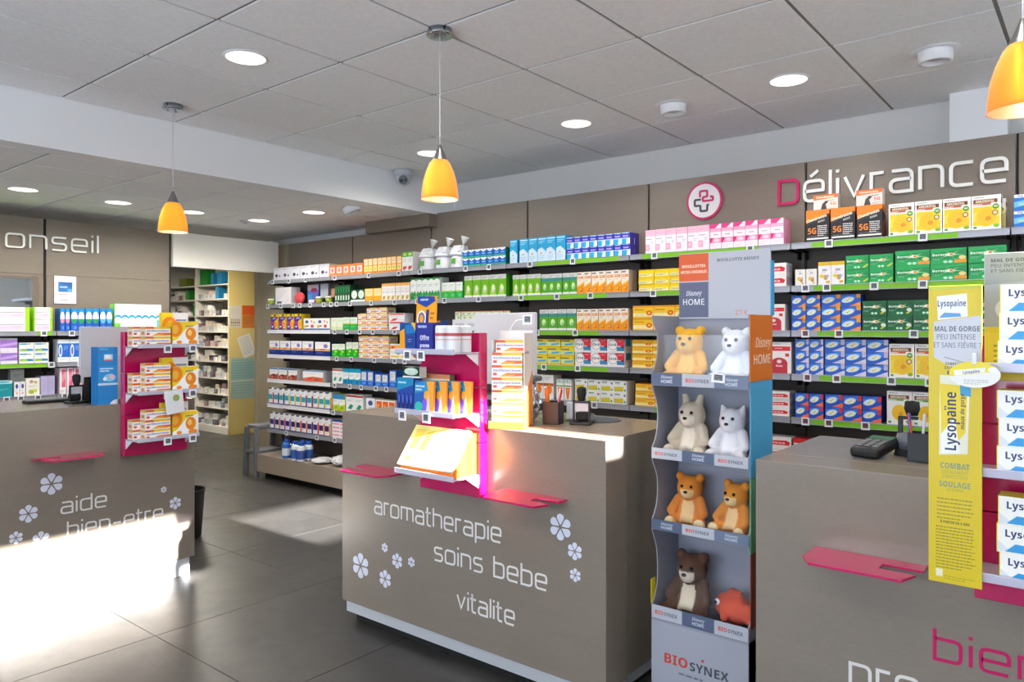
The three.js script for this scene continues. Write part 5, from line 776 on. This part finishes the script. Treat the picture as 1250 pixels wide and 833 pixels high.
// lozenge stand
TY.forEach((y, k) => { const nm = ['upper', 'middle', 'lowest'][k], n = k === 0 ? 3 : 3; for (let j = 0; j < n; j++) carton('R', .15 + jit(.004), y + j * .0665, .185, .17, .066, .07, 'lyso', `white lozenge carton, ${['bottom', 'middle', 'top'][j]} of the pile on the ${nm} tray`, `lozenge cartons on the ${nm} tray`); });
{ const cell = A2.add(300, 340, (p) => { p.bg('#8f9697').p([[0, .25], [.5, .2], [1, .3], [1, .6], [0, .6]], '#a7acad').t('MAL DE GORGE', .04, .06, .036, '#3a4046', { max: .8, align: 'left' }).t('PEU INTENSE', .04, .1, .036, '#3a4046', { font: 'sans-serif', max: .8, align: 'left' }).t('ET SANS FIÈVRE ?', .04, .14, .036, '#3a4046', { font: 'sans-serif', max: .8, align: 'left' }).r(0, .62, 1, .38, '#f0d820').r(.0, .58, 1, .04, '#e8d01a').c(.17, .44, .1, .09, '#d8d8d2').l(.1, .4, .14, 3, '#9a9a96', .03, .012).l(.06, .72, .3, 4, '#a89a1a', .04, .014); });
  const g = group('header_card', 'grey and yellow poster card above the lozenge stand', 'poster'); onStand('R', g, 0, 0, 0.0515);
  mesh('card', rbx(0.022, 1.30, -0.004, 0.35, 1.622, 0, 0.001), M.lightGrey, g); mesh('print', printGeo(0.326, 0.32, cell).translate(0.186, 1.461, 0.0006), A2.mat, g); }
{ const cell = A2.add(300, 1560, (p) => {
    p.bg('#d9bf10').p([[.1, .12], [.98, .1], [.98, .33], [.1, .24]], '#c9cad2').r(.0, .0, 1, .012, '#b8c83a');
    p.p([[.16, .035], [.86, .025], [.9, .1], [.18, .115]], '#eef0f2').p([[.72, .027], [.86, .025], [.9, .1], [.74, .104]], '#dcc418').t('Lysopaïne', .44, .06, .03, '#2f3f6c', { max: .55 }).p([[.2, .108], [.3, .09], [.6, .093], [.62, .104]], '#5a9ad0');
    p.t('MAL DE GORGE', .54, .145, .024, '#4f5560', { max: .86 }).t('PEU INTENSE', .52, .172, .024, '#5c626c', { font: 'sans-serif', max: .76 }).t('ET SANS FIÈVRE ?', .54, .2, .024, '#5c626c', { font: 'sans-serif', max: .9 });
    p.s([[.3, .24], [.95, .27]], '#9a9aa2', .004).t('FABRIQUÉ', .5, .262, .014, '#5a5422', { max: .4 }).t('EN FRANCE', .5, .275, .014, '#5a5422', { max: .4 }).r(.36, .286, .09, .012, '#2a3a6a').r(.45, .286, .09, .012, '#eee').r(.54, .286, .09, .012, '#d8302a');
    p.p([[.22, .3], [.78, .305], [.74, .56], [.2, .57]], '#e6e3cc').p([[.22, .33], [.74, .335], [.7, .49], [.46, .54], [.24, .5]], '#e8cc14').p([[.6, .32], [.8, .325], [.8, .37], [.6, .365]], '#2f9ac8').p([[.24, .5], [.5, .44], [.6, .56], [.24, .565]], '#f2f1e6').t('Lysopaïne', .42, .455, .058, '#1f2c58', { turn: -Math.PI / 2, max: .2 }).t('maux de gorge', .64, .42, .022, '#4a4418', { turn: -Math.PI / 2, max: .12 });
    p.t('COMBAT', .5, .605, .026, '#6f8f7a', { max: .6 }).t('LOCALEMENT', .5, .625, .016, '#9a9a4a', { max: .6, font: 'sans-serif' }).t("L'INFECTION", .5, .641, .016, '#9a9a4a', { max: .6, font: 'sans-serif' }).t('SOULAGE', .5, .667, .026, '#6f8f7a', { max: .66 }).t('LA GORGE', .5, .684, .014, '#9a9a4a', { max: .5, font: 'sans-serif' });
    p.l(.16, .715, .7, 6, '#8f8420', .013, .004).t('À PARTIR DE 6 ANS', .5, .795, .012, '#4a4618', { max: .6 }).l(.14, .81, .74, 14, '#8f8420', .0105, .0038).r(.14, .955, .13, .025, '#e9e4c8').l(.3, .975, .6, 2, '#a89a1a', .008, .003);
  });
  const g = group('hanging_banner', 'long yellow lozenge banner hanging at the side of the pink stand', 'banner', [-0.286, 0, -2.058]);
  mesh('card', rbx(-0.056, 0.812, -0.003, 0.056, 1.536, 0, 0.001), std(0xd9bf10, .5), g); mesh('print', printGeo(0.111, 0.722, cell).translate(0, 1.174, 0.0006), A2.mat, g); mesh('hook', bx(-0.05, 1.33, -0.006, 0.07, 1.345, -0.003), M.tray, g); }
{ const cell = A2.add(240, 160, (p) => { p.bg('#e8e8e6'); p.c(.5, .5, .5, .5, '#eceae4').p([[0, 0], [1, 0], [1, .34], [0, .6]], '#ecd61c').p([[.1, .36], [.72, .22], [.7, .4], [.12, .56]], '#f2f0e2').t('Lysopaïne', .44, .4, .16, '#2a3358', { turn: -.16, max: .5 }).c(.86, .3, .1, .1, '#f4f4f0').l(.3, .7, .5, 3, '#a0a4a8', .07, .025); });
  const g = group('shelf_wobbler', 'oval white and yellow tag sticking out beside the banner', 'tag', [-0.243, 1.323, -2.035]);
  const s = new THREE.Shape(); s.absellipse(0, 0, 0.052, 0.031, 0, Math.PI * 2); const f = new THREE.ExtrudeGeometry(s, { depth: 0.001, bevelEnabled: false, curveSegments: 40 }), uv = f.attributes.uv, ps = f.attributes.position;
  for (let i = 0; i < uv.count; i++) uv.setXY(i, cell.u0 + (cell.u1 - cell.u0) * (ps.getX(i) / 0.104 + 0.5), cell.v0 + (cell.v1 - cell.v0) * (ps.getY(i) / 0.062 + 0.5));
  mesh('tag_face', f, A2.mat, g); mesh('clip', rbx(-0.004, 0.024, -0.006, 0.004, 0.05, 0.004, 0.001), M.railWhite, g); mesh('arm', bx(-0.003, 0.03, -0.03, 0.003, 0.034, -0.004), M.tray, g); }

// ---------------------------------------------------------------- things on the counters
{ const g = group('monitor', 'white backed monitor standing behind the carton tower', 'monitor', [-2.25, 1.0246, -2.79], -0.12);
  mesh('screen_back', rbx(-.27, .13, -.012, .16, .485, .012, .006), M.railWhite, g); mesh('screen', bx(-.26, .14, -.0135, .15, .475, -.0121), M.black, g); mesh('neck', rbx(-.03, .01, .012, .03, .3, .035, .004), M.lightGrey, g); mesh('foot', rbx(-.11, 0, -.09, .11, .012, .09, .004), M.lightGrey, g); }
{ const g = group('monitor', 'grey backed monitor standing behind the vitamin stand', 'monitor', [-4.5, 1.0246, -1.9], Math.PI / 2);
  mesh('screen_back', rbx(-.2, .1, -.012, .2, .42, .012, .006), M.lightGrey, g); mesh('screen', bx(-.19, .11, -.0135, .19, .41, -.0121), M.black, g); mesh('neck', rbx(-.03, .01, .012, .03, .25, .035, .004), M.lightGrey, g); mesh('foot', rbx(-.1, 0, -.08, .1, .012, .08, .004), M.lightGrey, g); }
{ // foil wrapped bundle
  const g0 = new THREE.IcosahedronGeometry(1, 6), p = g0.attributes.position;
  for (let i = 0; i < p.count; i++) { const a = p.getX(i), b = p.getY(i), c = p.getZ(i), k = 1 + 0.09 * Math.sin(a * 11 + c * 7) * Math.cos(b * 9) + 0.06 * Math.sin(c * 23 + b * 17 + a * 5); p.setXYZ(i, a * k * 0.05 * (b < 0 ? 1.1 : 1 - b * 0.3), Math.max(-0.09, b * k * 0.095), c * k * 0.045); }
  g0.computeVertexNormals(); g0.translate(0, 0.09, 0); const g = group('wrapped_bundle', 'silver foil bundle beside the pen cup', 'bundle', [-2.0, 1.0246, -2.6]); mesh('foil', g0, std(0xc8c8cc, 0.22, 0.85), g); mesh('hood', rbx(-.055, .175, -.03, .055, .2, .03, .01), M.grey, g); }
{ const g = group('pen_cup', 'black pen cup on the aromatherapie counter', 'cup', [-1.85, 1.0246, -2.575], 0.3);
  mesh('cup', merge(bx(-.036, 0, -.036, .036, .004, .036), bx(-.036, 0, .033, .036, .095, .036), bx(-.036, 0, -.036, .036, .095, -.033), bx(-.036, 0, -.036, -.033, .095, .036), bx(.033, 0, -.036, .036, .095, .036)), M.black, g); }
for (const [x, z, c, t, a] of [[-1.868, -2.57, 0xef7a1c, 'thick orange marker in the black pen cup', 0.1], [-1.835, -2.565, 0xb8242c, 'red pen in the black pen cup', -0.25], [-1.84, -2.585, 0xd8d8dc, 'white pen in the black pen cup', -0.12]]) {
  const g = group('pen', t, 'pen', [x, 1.0300, z]); g.rotation.z = a; const r = c === 0xef7a1c ? .009 : .004; mesh('barrel', cyl(r, r, .115, 0, 0, 0, 12), std(c, .4), g); mesh('cap', cyl(r * 1.15, r, .035, 0, .112, 0, 12), std(c, .3), g); }
{ const g = group('card_holder', 'clear and white leaflet block between the pen cup and the black frame', 'holder', [-1.825, 1.0246, -2.69], 0.2); mesh('block', rbx(-.028, .012, -.012, .028, .085, .012, .003), M.railWhite, g); mesh('holder_foot', rbx(-.034, 0, -.025, .034, .012, .03, .003), M.clear, g); }
function deskCam(label, pos, turn) {
  const g = group('document_scanner', label, 'scanner', pos, turn);
  const fr = []; for (const x of [-.038, .03]) fr.push(rbx(x, 0, -.006, x + .008, .1, .006, .002)); fr.push(rbx(-.038, .09, -.006, .038, .1, .006, .002), rbx(-.045, 0, -.05, .045, .012, .04, .004)); mesh('stand', merge(...fr), M.black, g);
  mesh('body', rbx(-.03, .012, -.04, .03, .05, -.005, .01), M.blackMatt, g); mesh('head', lathe([[0, .098], [.014, .1], [.02, .125], [.021, .148], [.014, .158], [0, .16]]), M.blackMatt, g); mesh('plate', bx(-.03, .055, -.002, .03, .088, .0), M.lightGrey, g);
}
deskCam('black desk scanner with round head on the aromatherapie counter', [-1.745, 1.0246, -2.635], 0.35);
deskCam('black desk scanner with round head on the aide counter', [-4.38, 1.0246, -1.64], Math.PI / 2 + 0.1);
{ const g = group('mouse_pad', 'dark grey mouse pad at the back of the aromatherapie counter', 'mouse pad', [-1.79, 1.0246, -2.79], 0.1); const s = new THREE.Shape(); s.absellipse(0, 0, 0.13, 0.11, 0, Math.PI * 2); mesh('pad', new THREE.ExtrudeGeometry(s, { depth: .003, bevelEnabled: false, curveSegments: 40 }).rotateX(-Math.PI / 2), std(0x4c5058, .85), g); }
{ const g = group('computer_mouse', 'grey computer mouse on the dark pad', 'mouse', [-1.76, 1.0281, -2.73], 0.5); mesh('shell', new THREE.SphereGeometry(1, 24, 14, 0, 7, 0, Math.PI / 2).scale(.03, .034, .052), M.grey, g); mesh('wheel', cyl(.007, .007, .006, 0, 0, 0, 14).rotateZ(Math.PI / 2).translate(.003, .028, .026), M.black, g); }
{ const g = group('payment_terminal', 'black card payment terminal lying on the counter lettered bien', 'terminal', [-0.575, 1.0246, -2.56], -0.15);
  const b = mesh('body', rbx(-.045, 0, -.09, .045, .034, .09, .012), M.black, g); b.rotation.x = .12; b.position.y = .012; mesh('screen', bx(-.036, .0345, -.078, .036, .0355, -.035), std(0x4a6a5c, .2), b);
  for (let i = 0; i < 3; i++) for (let j = 0; j < 4; j++) { const k = mesh('key', rbx(-.034 + i * .025, .034, -.022 + j * .024, -.016 + i * .025, .0375, -.006 + j * .024, .0015), M.grey, b); void k; } }
{ const g = group('terminal_dock', 'black jointed terminal stand behind the payment terminal', 'stand', [-0.498, 1.0246, -2.645], 0.1);
  mesh('base', cyl(.042, .036, .02), M.blackMatt, g); mesh('cradle', lathe([[0, .02], [.03, .02], [.036, .05], [.03, .07], [0, .075]]), M.grey, g); mesh('arm', merge(rbx(-.028, .06, -.008, -.014, .125, .008, .003), rbx(-.028, .115, -.008, .03, .125, .008, .003)), M.black, g); mesh('head', lathe([[0, .13], [.016, .128], [.023, .15], [.021, .172], [0, .176]]).translate(.012, 0, 0), M.blackMatt, g); }
{ const g = group('pen_cup', 'black square pen cup beside the yellow banner', 'cup', [-0.443, 1.0246, -2.55], 0.05); mesh('cup', merge(bx(-.034, 0, -.034, .034, .004, .034), bx(-.034, 0, .031, .034, .088, .034), bx(-.034, 0, -.034, .034, .088, -.031), bx(-.034, 0, -.034, -.031, .088, .034), bx(.031, 0, -.034, .034, .088, .034)), M.black, g); }
for (const [x, c, t, a] of [[-0.462, 0xd6303a, 'red pen in the black square cup by the banner', .12], [-0.445, 0xcfd4de, 'grey pen in the black square cup by the banner', -.08], [-0.47, 0x3a5aa8, 'blue pen in the black square cup by the banner', .05]]) { const g = group('pen', t, 'pen', [x, 1.03, -2.55]); g.rotation.z = a; mesh('barrel', cyl(.004, .004, .11, 0, 0, 0, 12), std(c, .4), g); mesh('cap', cyl(.005, .0045, .035, 0, .105, 0, 12), std(c, .3), g); }
// aide counter: blue column, black organiser, cable pad
['bluecol3', 'bluecol2', 'bluecol'].forEach((d, j) => { const o = mesh('care_carton', cartonGeo(.1, .1025, .09, d), matOf(d)); o.position.set(-4.19, 1.0246 + j * .103, -1.725); o.rotation.y = Math.PI / 2; tag(o, ['plain blue carton at the foot of the blue column', 'blue carton with white words in the middle of the blue column', 'blue carton with small picture on top of the blue column'][j], 'box'); });
{ const g = group('desk_organiser', 'black desk organiser box on the aide counter', 'organiser', [-4.36, 1.0246, -1.735], Math.PI / 2); mesh('box', merge(bx(-.05, 0, -.04, .05, .005, .04), bx(-.05, 0, .036, .05, .11, .04), bx(-.05, 0, -.04, .05, .14, -.036), bx(-.05, 0, -.04, -.046, .13, .04), bx(.046, 0, -.04, .05, .13, .04)), M.black, g); }
{ const g = group('keyboard', 'dark keyboard at the back edge of the aide counter', 'keyboard', [-4.56, 1.0246, -1.58], Math.PI / 2); mesh('case', rbx(-.13, 0, -.05, .13, .016, .05, .006), M.blackMatt, g); const k = []; for (let i = 0; i < 12; i++) for (let j = 0; j < 4; j++) k.push(bx(-.12 + i * .02, .016, -.042 + j * .021, -.104 + i * .02, .019, -.026 + j * .021)); mesh('keys', merge(...k), M.grey, g); }

// ---------------------------------------------------------------- cardboard floor display with plush warmers
const X0 = -1.319, X1 = -0.949, ZFR = -2.462, ZBK = -2.68;
{ const g = group('floor_display', 'tall cardboard floor display with four tiers of plush toys', 'display', [X0, 0, ZFR]), w = X1 - X0, d = ZFR - ZBK;
  const board = std(0x9799a5, .6), boardEdge = std(0x8a6a4e, .8), lipG = std(0x5c6478, .6), LIP = [[1.223, 1.269], [.952, .991], [.688, .726], [.36, .409]];
  // wavy side panels
  const side = (() => { const s = new THREE.Shape(); s.moveTo(-d, 0); s.lineTo(0, 0); s.lineTo(0, .4); for (let i = 1; i < LIP.length + 1; i++) { const a = LIP[4 - i][1], b = i < 4 ? LIP[3 - i][0] : 1.48; s.lineTo(0, a); s.bezierCurveTo(-.035, a + .03, -.05, a + .08, -.04, (a + b) / 2 + .03); s.bezierCurveTo(-.035, b - .05, -.005, b - .03, 0, b); } s.lineTo(-d + .02, 1.48); s.lineTo(-d, 1.48); s.closePath(); return new THREE.ExtrudeGeometry(s, { depth: .004, bevelEnabled: false }); })();
  side.rotateY(-Math.PI / 2); side.scale(1, 1, 1);
  const L1 = mesh('side_panel', side.clone(), board, g); L1.position.x = 0.004; const R1 = mesh('side_panel', side.clone(), board, g); R1.position.x = w;
  mesh('back_panel', bx(0, 0, -d, w, 1.49, -d + .004), board, g);
  const cellSide = A2.add(128, 200, (p) => p.bg('#dd7420').t('Disney', .55, .42, .2, '#fbe6d4', { font: 'italic serif', max: .7 }).t('HOME', .52, .68, .2, '#fdf2e6', { font: 'sans-serif', max: .8 }));
  const op = mesh('orange_side', bx(w, 1.25, -d, w + .003, 1.48, -.004), std(0xdd7420, .5), g); const pr = mesh('print', printGeo(d - .01, .226, cellSide), A2.mat, op); pr.rotation.y = Math.PI / 2; pr.position.set(w + .0034, 1.365, -d / 2 - .002);
  mesh('blue_side', bx(w, .92, -d, w + .003, 1.246, -.008), std(0x4aa6d4, .5), g); mesh('green_side', bx(w, .66, -d, w + .003, .916, -.008), std(0x6fae8a, .5), g); mesh('rust_side', bx(w, .4, -d, w + .003, .656, -.008), std(0x9a5240, .5), g);
  mesh('yellow_edge', bx(-.003, .41, -.03, 0, .5, .001), std(0xd8c020, .5), g);
  const lipCells = [A2.add(360, 48, (p) => lipArt(p, [0, 1, 2])), A2.add(360, 48, (p) => lipArt(p, [1, 0, 1]))];
  function lipArt(p, order) { order.forEach((k, i) => { const x = i / 3; p.r(x, 0, .334, 1, k === 1 ? '#b8bac3' : k === 0 ? '#54607a' : '#6b7890'); if (k === 1) { p.t('BIO', x + .13, .52, .4, '#d8452a', { max: .1, align: 'right' }).t('SYNEX', x + .134, .54, .36, '#5a6070', { max: .17, align: 'left' }); } else p.t('Disney', x + .167, .34, .3, '#dfe4ee', { font: 'italic serif', max: .14 }).t('HOME', x + .167, .68, .34, '#e6eaf2', { font: 'sans-serif', max: .16 }); }); }
  LIP.forEach(([a, b], i) => {
    const t = new THREE.Group(); t.name = 'tier'; g.add(t);
    mesh('tier_floor', bx(.004, a - .002, -d + .004, w - .004, a + .002, -.002), board, t); mesh('lip', bx(.002, a, -.002, w - .002, b, .002), lipG, t);
    const q = mesh('lip_print', printGeo(w - .004, b - a, lipCells[i % 2]), A2.mat, t); q.position.set(w / 2, (a + b) / 2, .0025);
    mesh('film', bx(.008, b, -.02, w - .008, b + [.14, .13, .11, .15][i], -.0195), M.clear, t);
  });
  mesh('base_box', rbx(0, 0, -d + .005, w, .358, .002, .002), board, g);
  const cellBase = A2.add(256, 256, (p) => p.bg('#a3a6b1').t('BIO', .4, .38, .15, '#cf3a26', { max: .3, align: 'right' }).t('SYNEX', .41, .395, .13, '#3c414c', { max: .5, align: 'left' }).c(.55, .3, .014, .014, '#cf3a26').l(.3, .5, .4, 1, '#6a707c', .06, .02));
  mesh('base_print', printGeo(w - .004, .33, cellBase).translate(w / 2, .185, .0028), A2.mat, g);
  const cellHead = A2.add(320, 224, (p) => p.bg('#b6b8c1').r(0, 0, .34, .43, '#d9591f').t('BOUILLOTTES', .17, .2, .06, '#f6dccb', { max: .28 }).t('MICRO-ONDABLES', .17, .29, .06, '#f6dccb', { max: .3 }).r(0, .45, .34, .55, '#59607a').t('Disney', .17, .62, .1, '#e9edf4', { font: 'italic serif', max: .18 }).t('HOME', .17, .76, .13, '#f0f2f6', { font: 'sans-serif', max: .28 }).t('BOUILLOTTE DISNEY', .66, .13, .06, '#3f4450', { font: 'bold serif', max: .5 }).t('27 €', .7, .93, .1, '#e0664a', { font: 'serif', max: .22 }));
  mesh('header_card', rbx(.01, 1.47, -d + .004, w, 1.724, -d + .012, .001), std(0xc3c5cd, .55), g); mesh('header_print', printGeo(w - .012, .246, cellHead).translate(w / 2 + .005, 1.599, -d + .0128), A2.mat, g); mesh('header_edge', bx(w - .001, 1.48, -d - .02, w + .003, 1.68, -d + .012), std(0x4aa6d4, .5), g);
  const e = mesh('price_tag', eslGeo, matOf('esl'), g); e.position.set(.262, 1.243, .008); e.rotation.z = -.06; e.scale.set(1.2, .8, 1); void boardEdge;
}
// soft toys: one continuous padded body each
function plushGeo(caps, k, res, size, cen, tint) {
  const mc = new MarchingCubes(res, new THREE.MeshStandardMaterial(), false, false, 40000), f = mc.field, half = res / 2; mc.isolation = 0;
  for (let z = 0; z < res; z++) for (let y = 0; y < res; y++) for (let x = 0; x < res; x++) {
    const p = [(x - half) / half * size + cen[0], (y - half) / half * size + cen[1], (z - half) / half * size + cen[2]]; let s = 0;
    for (const [ax, ay, az, ra, bx2, by2, bz2, rb] of caps) { const d = [bx2 - ax, by2 - ay, bz2 - az], q = [p[0] - ax, p[1] - ay, p[2] - az], dd = d[0] ** 2 + d[1] ** 2 + d[2] ** 2, t = dd ? Math.max(0, Math.min(1, (q[0] * d[0] + q[1] * d[1] + q[2] * d[2]) / dd)) : 0; s += Math.exp(-k * (Math.hypot(q[0] - d[0] * t, q[1] - d[1] * t, q[2] - d[2] * t) - (ra + (rb - ra) * t))); }
    f[x + y * res + z * res * res] = Math.log(Math.max(s, 1e-30)) / k;
  }
  mc.update(); const n = mc.count ?? mc.geometry.drawRange.count, pos = new Float32Array(n * 3), nor = new Float32Array(n * 3), col = new Float32Array(n * 3), c = new THREE.Color();
  for (let i = 0; i < n; i++) { const v = [0, 1, 2].map((a) => mc.positionArray[i * 3 + a] * size + cen[a]); pos.set(v, i * 3); nor.set([0, 1, 2].map((a) => mc.normalArray[i * 3 + a]), i * 3); c.set(tint(v)); col.set([c.r, c.g, c.b], i * 3); }
  const g = new THREE.BufferGeometry(); g.setAttribute('position', new THREE.BufferAttribute(pos, 3)); g.setAttribute('normal', new THREE.BufferAttribute(nor, 3)); g.setAttribute('color', new THREE.BufferAttribute(col, 3)); return g;
}
const plushMat = phy({ vertexColors: true, roughness: 0.95, sheen: 0.4, sheenRoughness: 0.6 });
function plushBear(pos, label, main, belly, { ears = 'round', s = 1, turn = 0, paws = main, muzzle = belly } = {}) {
  const m = (l) => l.flatMap((c) => [c, [-c[0], ...c.slice(1, 4), -c[4], ...c.slice(5)]]);
  const ear = { round: [.038, .184, 0, .016, .039, .186, 0, .016], long: [.022, .18, 0, .014, .03, .215, -.004, .011], cat: [.032, .175, 0, .017, .04, .198, 0, .007] }[ears];
  const caps = [[0, .045, 0, .05, 0, .09, 0, .036], [0, .145, .006, .048, 0, .145, .006, .048], [0, .13, .04, .022, 0, .13, .045, .02], ...m([ear, [.042, .1, .012, .018, .062, .06, .04, .017], [.034, .026, .02, .026, .056, .022, .072, .023]])];
  const geo = plushGeo(caps, 260, 46, .125, [0, .105, .02], ([x, y, z]) => (z > .042 && y > .112 && y < .148 && Math.abs(x) < .026 ? muzzle : z > .03 && y > .02 && y < .1 && Math.abs(x) < .026 ? belly : z > .078 && y < .05 ? paws : main));
  const g = group('plush_toy', label, 'plush toy', pos, turn); g.scale.setScalar(s); mesh('body', geo, plushMat, g);
  for (const x of [-.018, .018]) mesh('eye', new THREE.SphereGeometry(.0062, 12, 8).translate(x, .158, .051), M.black, g); mesh('nose', new THREE.SphereGeometry(.007, 12, 8).scale(1.2, .8, .8).translate(0, .139, .0655), M.blackMatt, g);
}
const ZT = -2.585;
plushBear([-1.222, 1.226, ZT], 'golden plush bear on the top tier of the display', '#e9ac2e', '#efbf55', { s: 1.07, turn: .05 });
plushBear([-1.04, 1.226, ZT], 'white plush bear on the top tier of the display', '#e3e8ee', '#f2f4f6', { s: 1.05, turn: -.03 });
plushBear([-1.212, .955, ZT], 'cream and grey plush with tall ears on the second tier', '#cbbca6', '#e9dcc8', { ears: 'long', s: 1.05, paws: '#e6d6bc' });
plushBear([-1.055, .955, ZT], 'white plush kitten on the second tier of the display', '#e2e0e4', '#f0eef0', { ears: 'cat', s: .98 });
plushBear([-1.222, .691, ZT], 'orange plush cub on the third tier, towards the aromatherapie counter', '#d9822a', '#ecc48a', { s: .98, turn: .15, paws: '#e8d2a6' });
plushBear([-1.04, .691, ZT], 'orange plush cub on the third tier, towards the payment terminal', '#db8a30', '#efca90', { s: .95, turn: -.2, paws: '#e8d2a6' });
plushBear([-1.212, .363, ZT], 'dark brown plush with pale belly on the lowest tier', '#5a3c2c', '#e2d2b8', { s: 1.16, muzzle: '#d9cbb8' });
{ const caps = [[-.03, .06, 0, .045, .02, .06, 0, .052], [.06, .06, 0, .022, .085, .075, 0, .02], [.06, .06, 0, .02, .088, .04, 0, .016], [0, .11, 0, .02, .03, .118, 0, .012], [0, .06, .045, .012, .03, .045, .065, .014]];
  const g = group('plush_toy', 'coral red plush fish on the lowest tier', 'plush toy', [-1.05, .363, ZT + .01], -.5); mesh('body', plushGeo(caps, 160, 40, .115, [.02, .07, 0], () => '#d9553a'), plushMat, g);
  for (const z of [-1, 1]) { mesh('eye', new THREE.SphereGeometry(.013, 14, 10).scale(1, 1, .4).translate(-.036, .075, z * .043), M.railWhite, g); mesh('pupil', new THREE.SphereGeometry(.006, 12, 8).scale(1, 1, .4).translate(-.038, .075, z * .0485), M.black, g); } }

scene.traverse((o) => { if (o.isMesh) { o.castShadow = true; o.receiveShadow = true; } });
renderer.render(scene, camera);
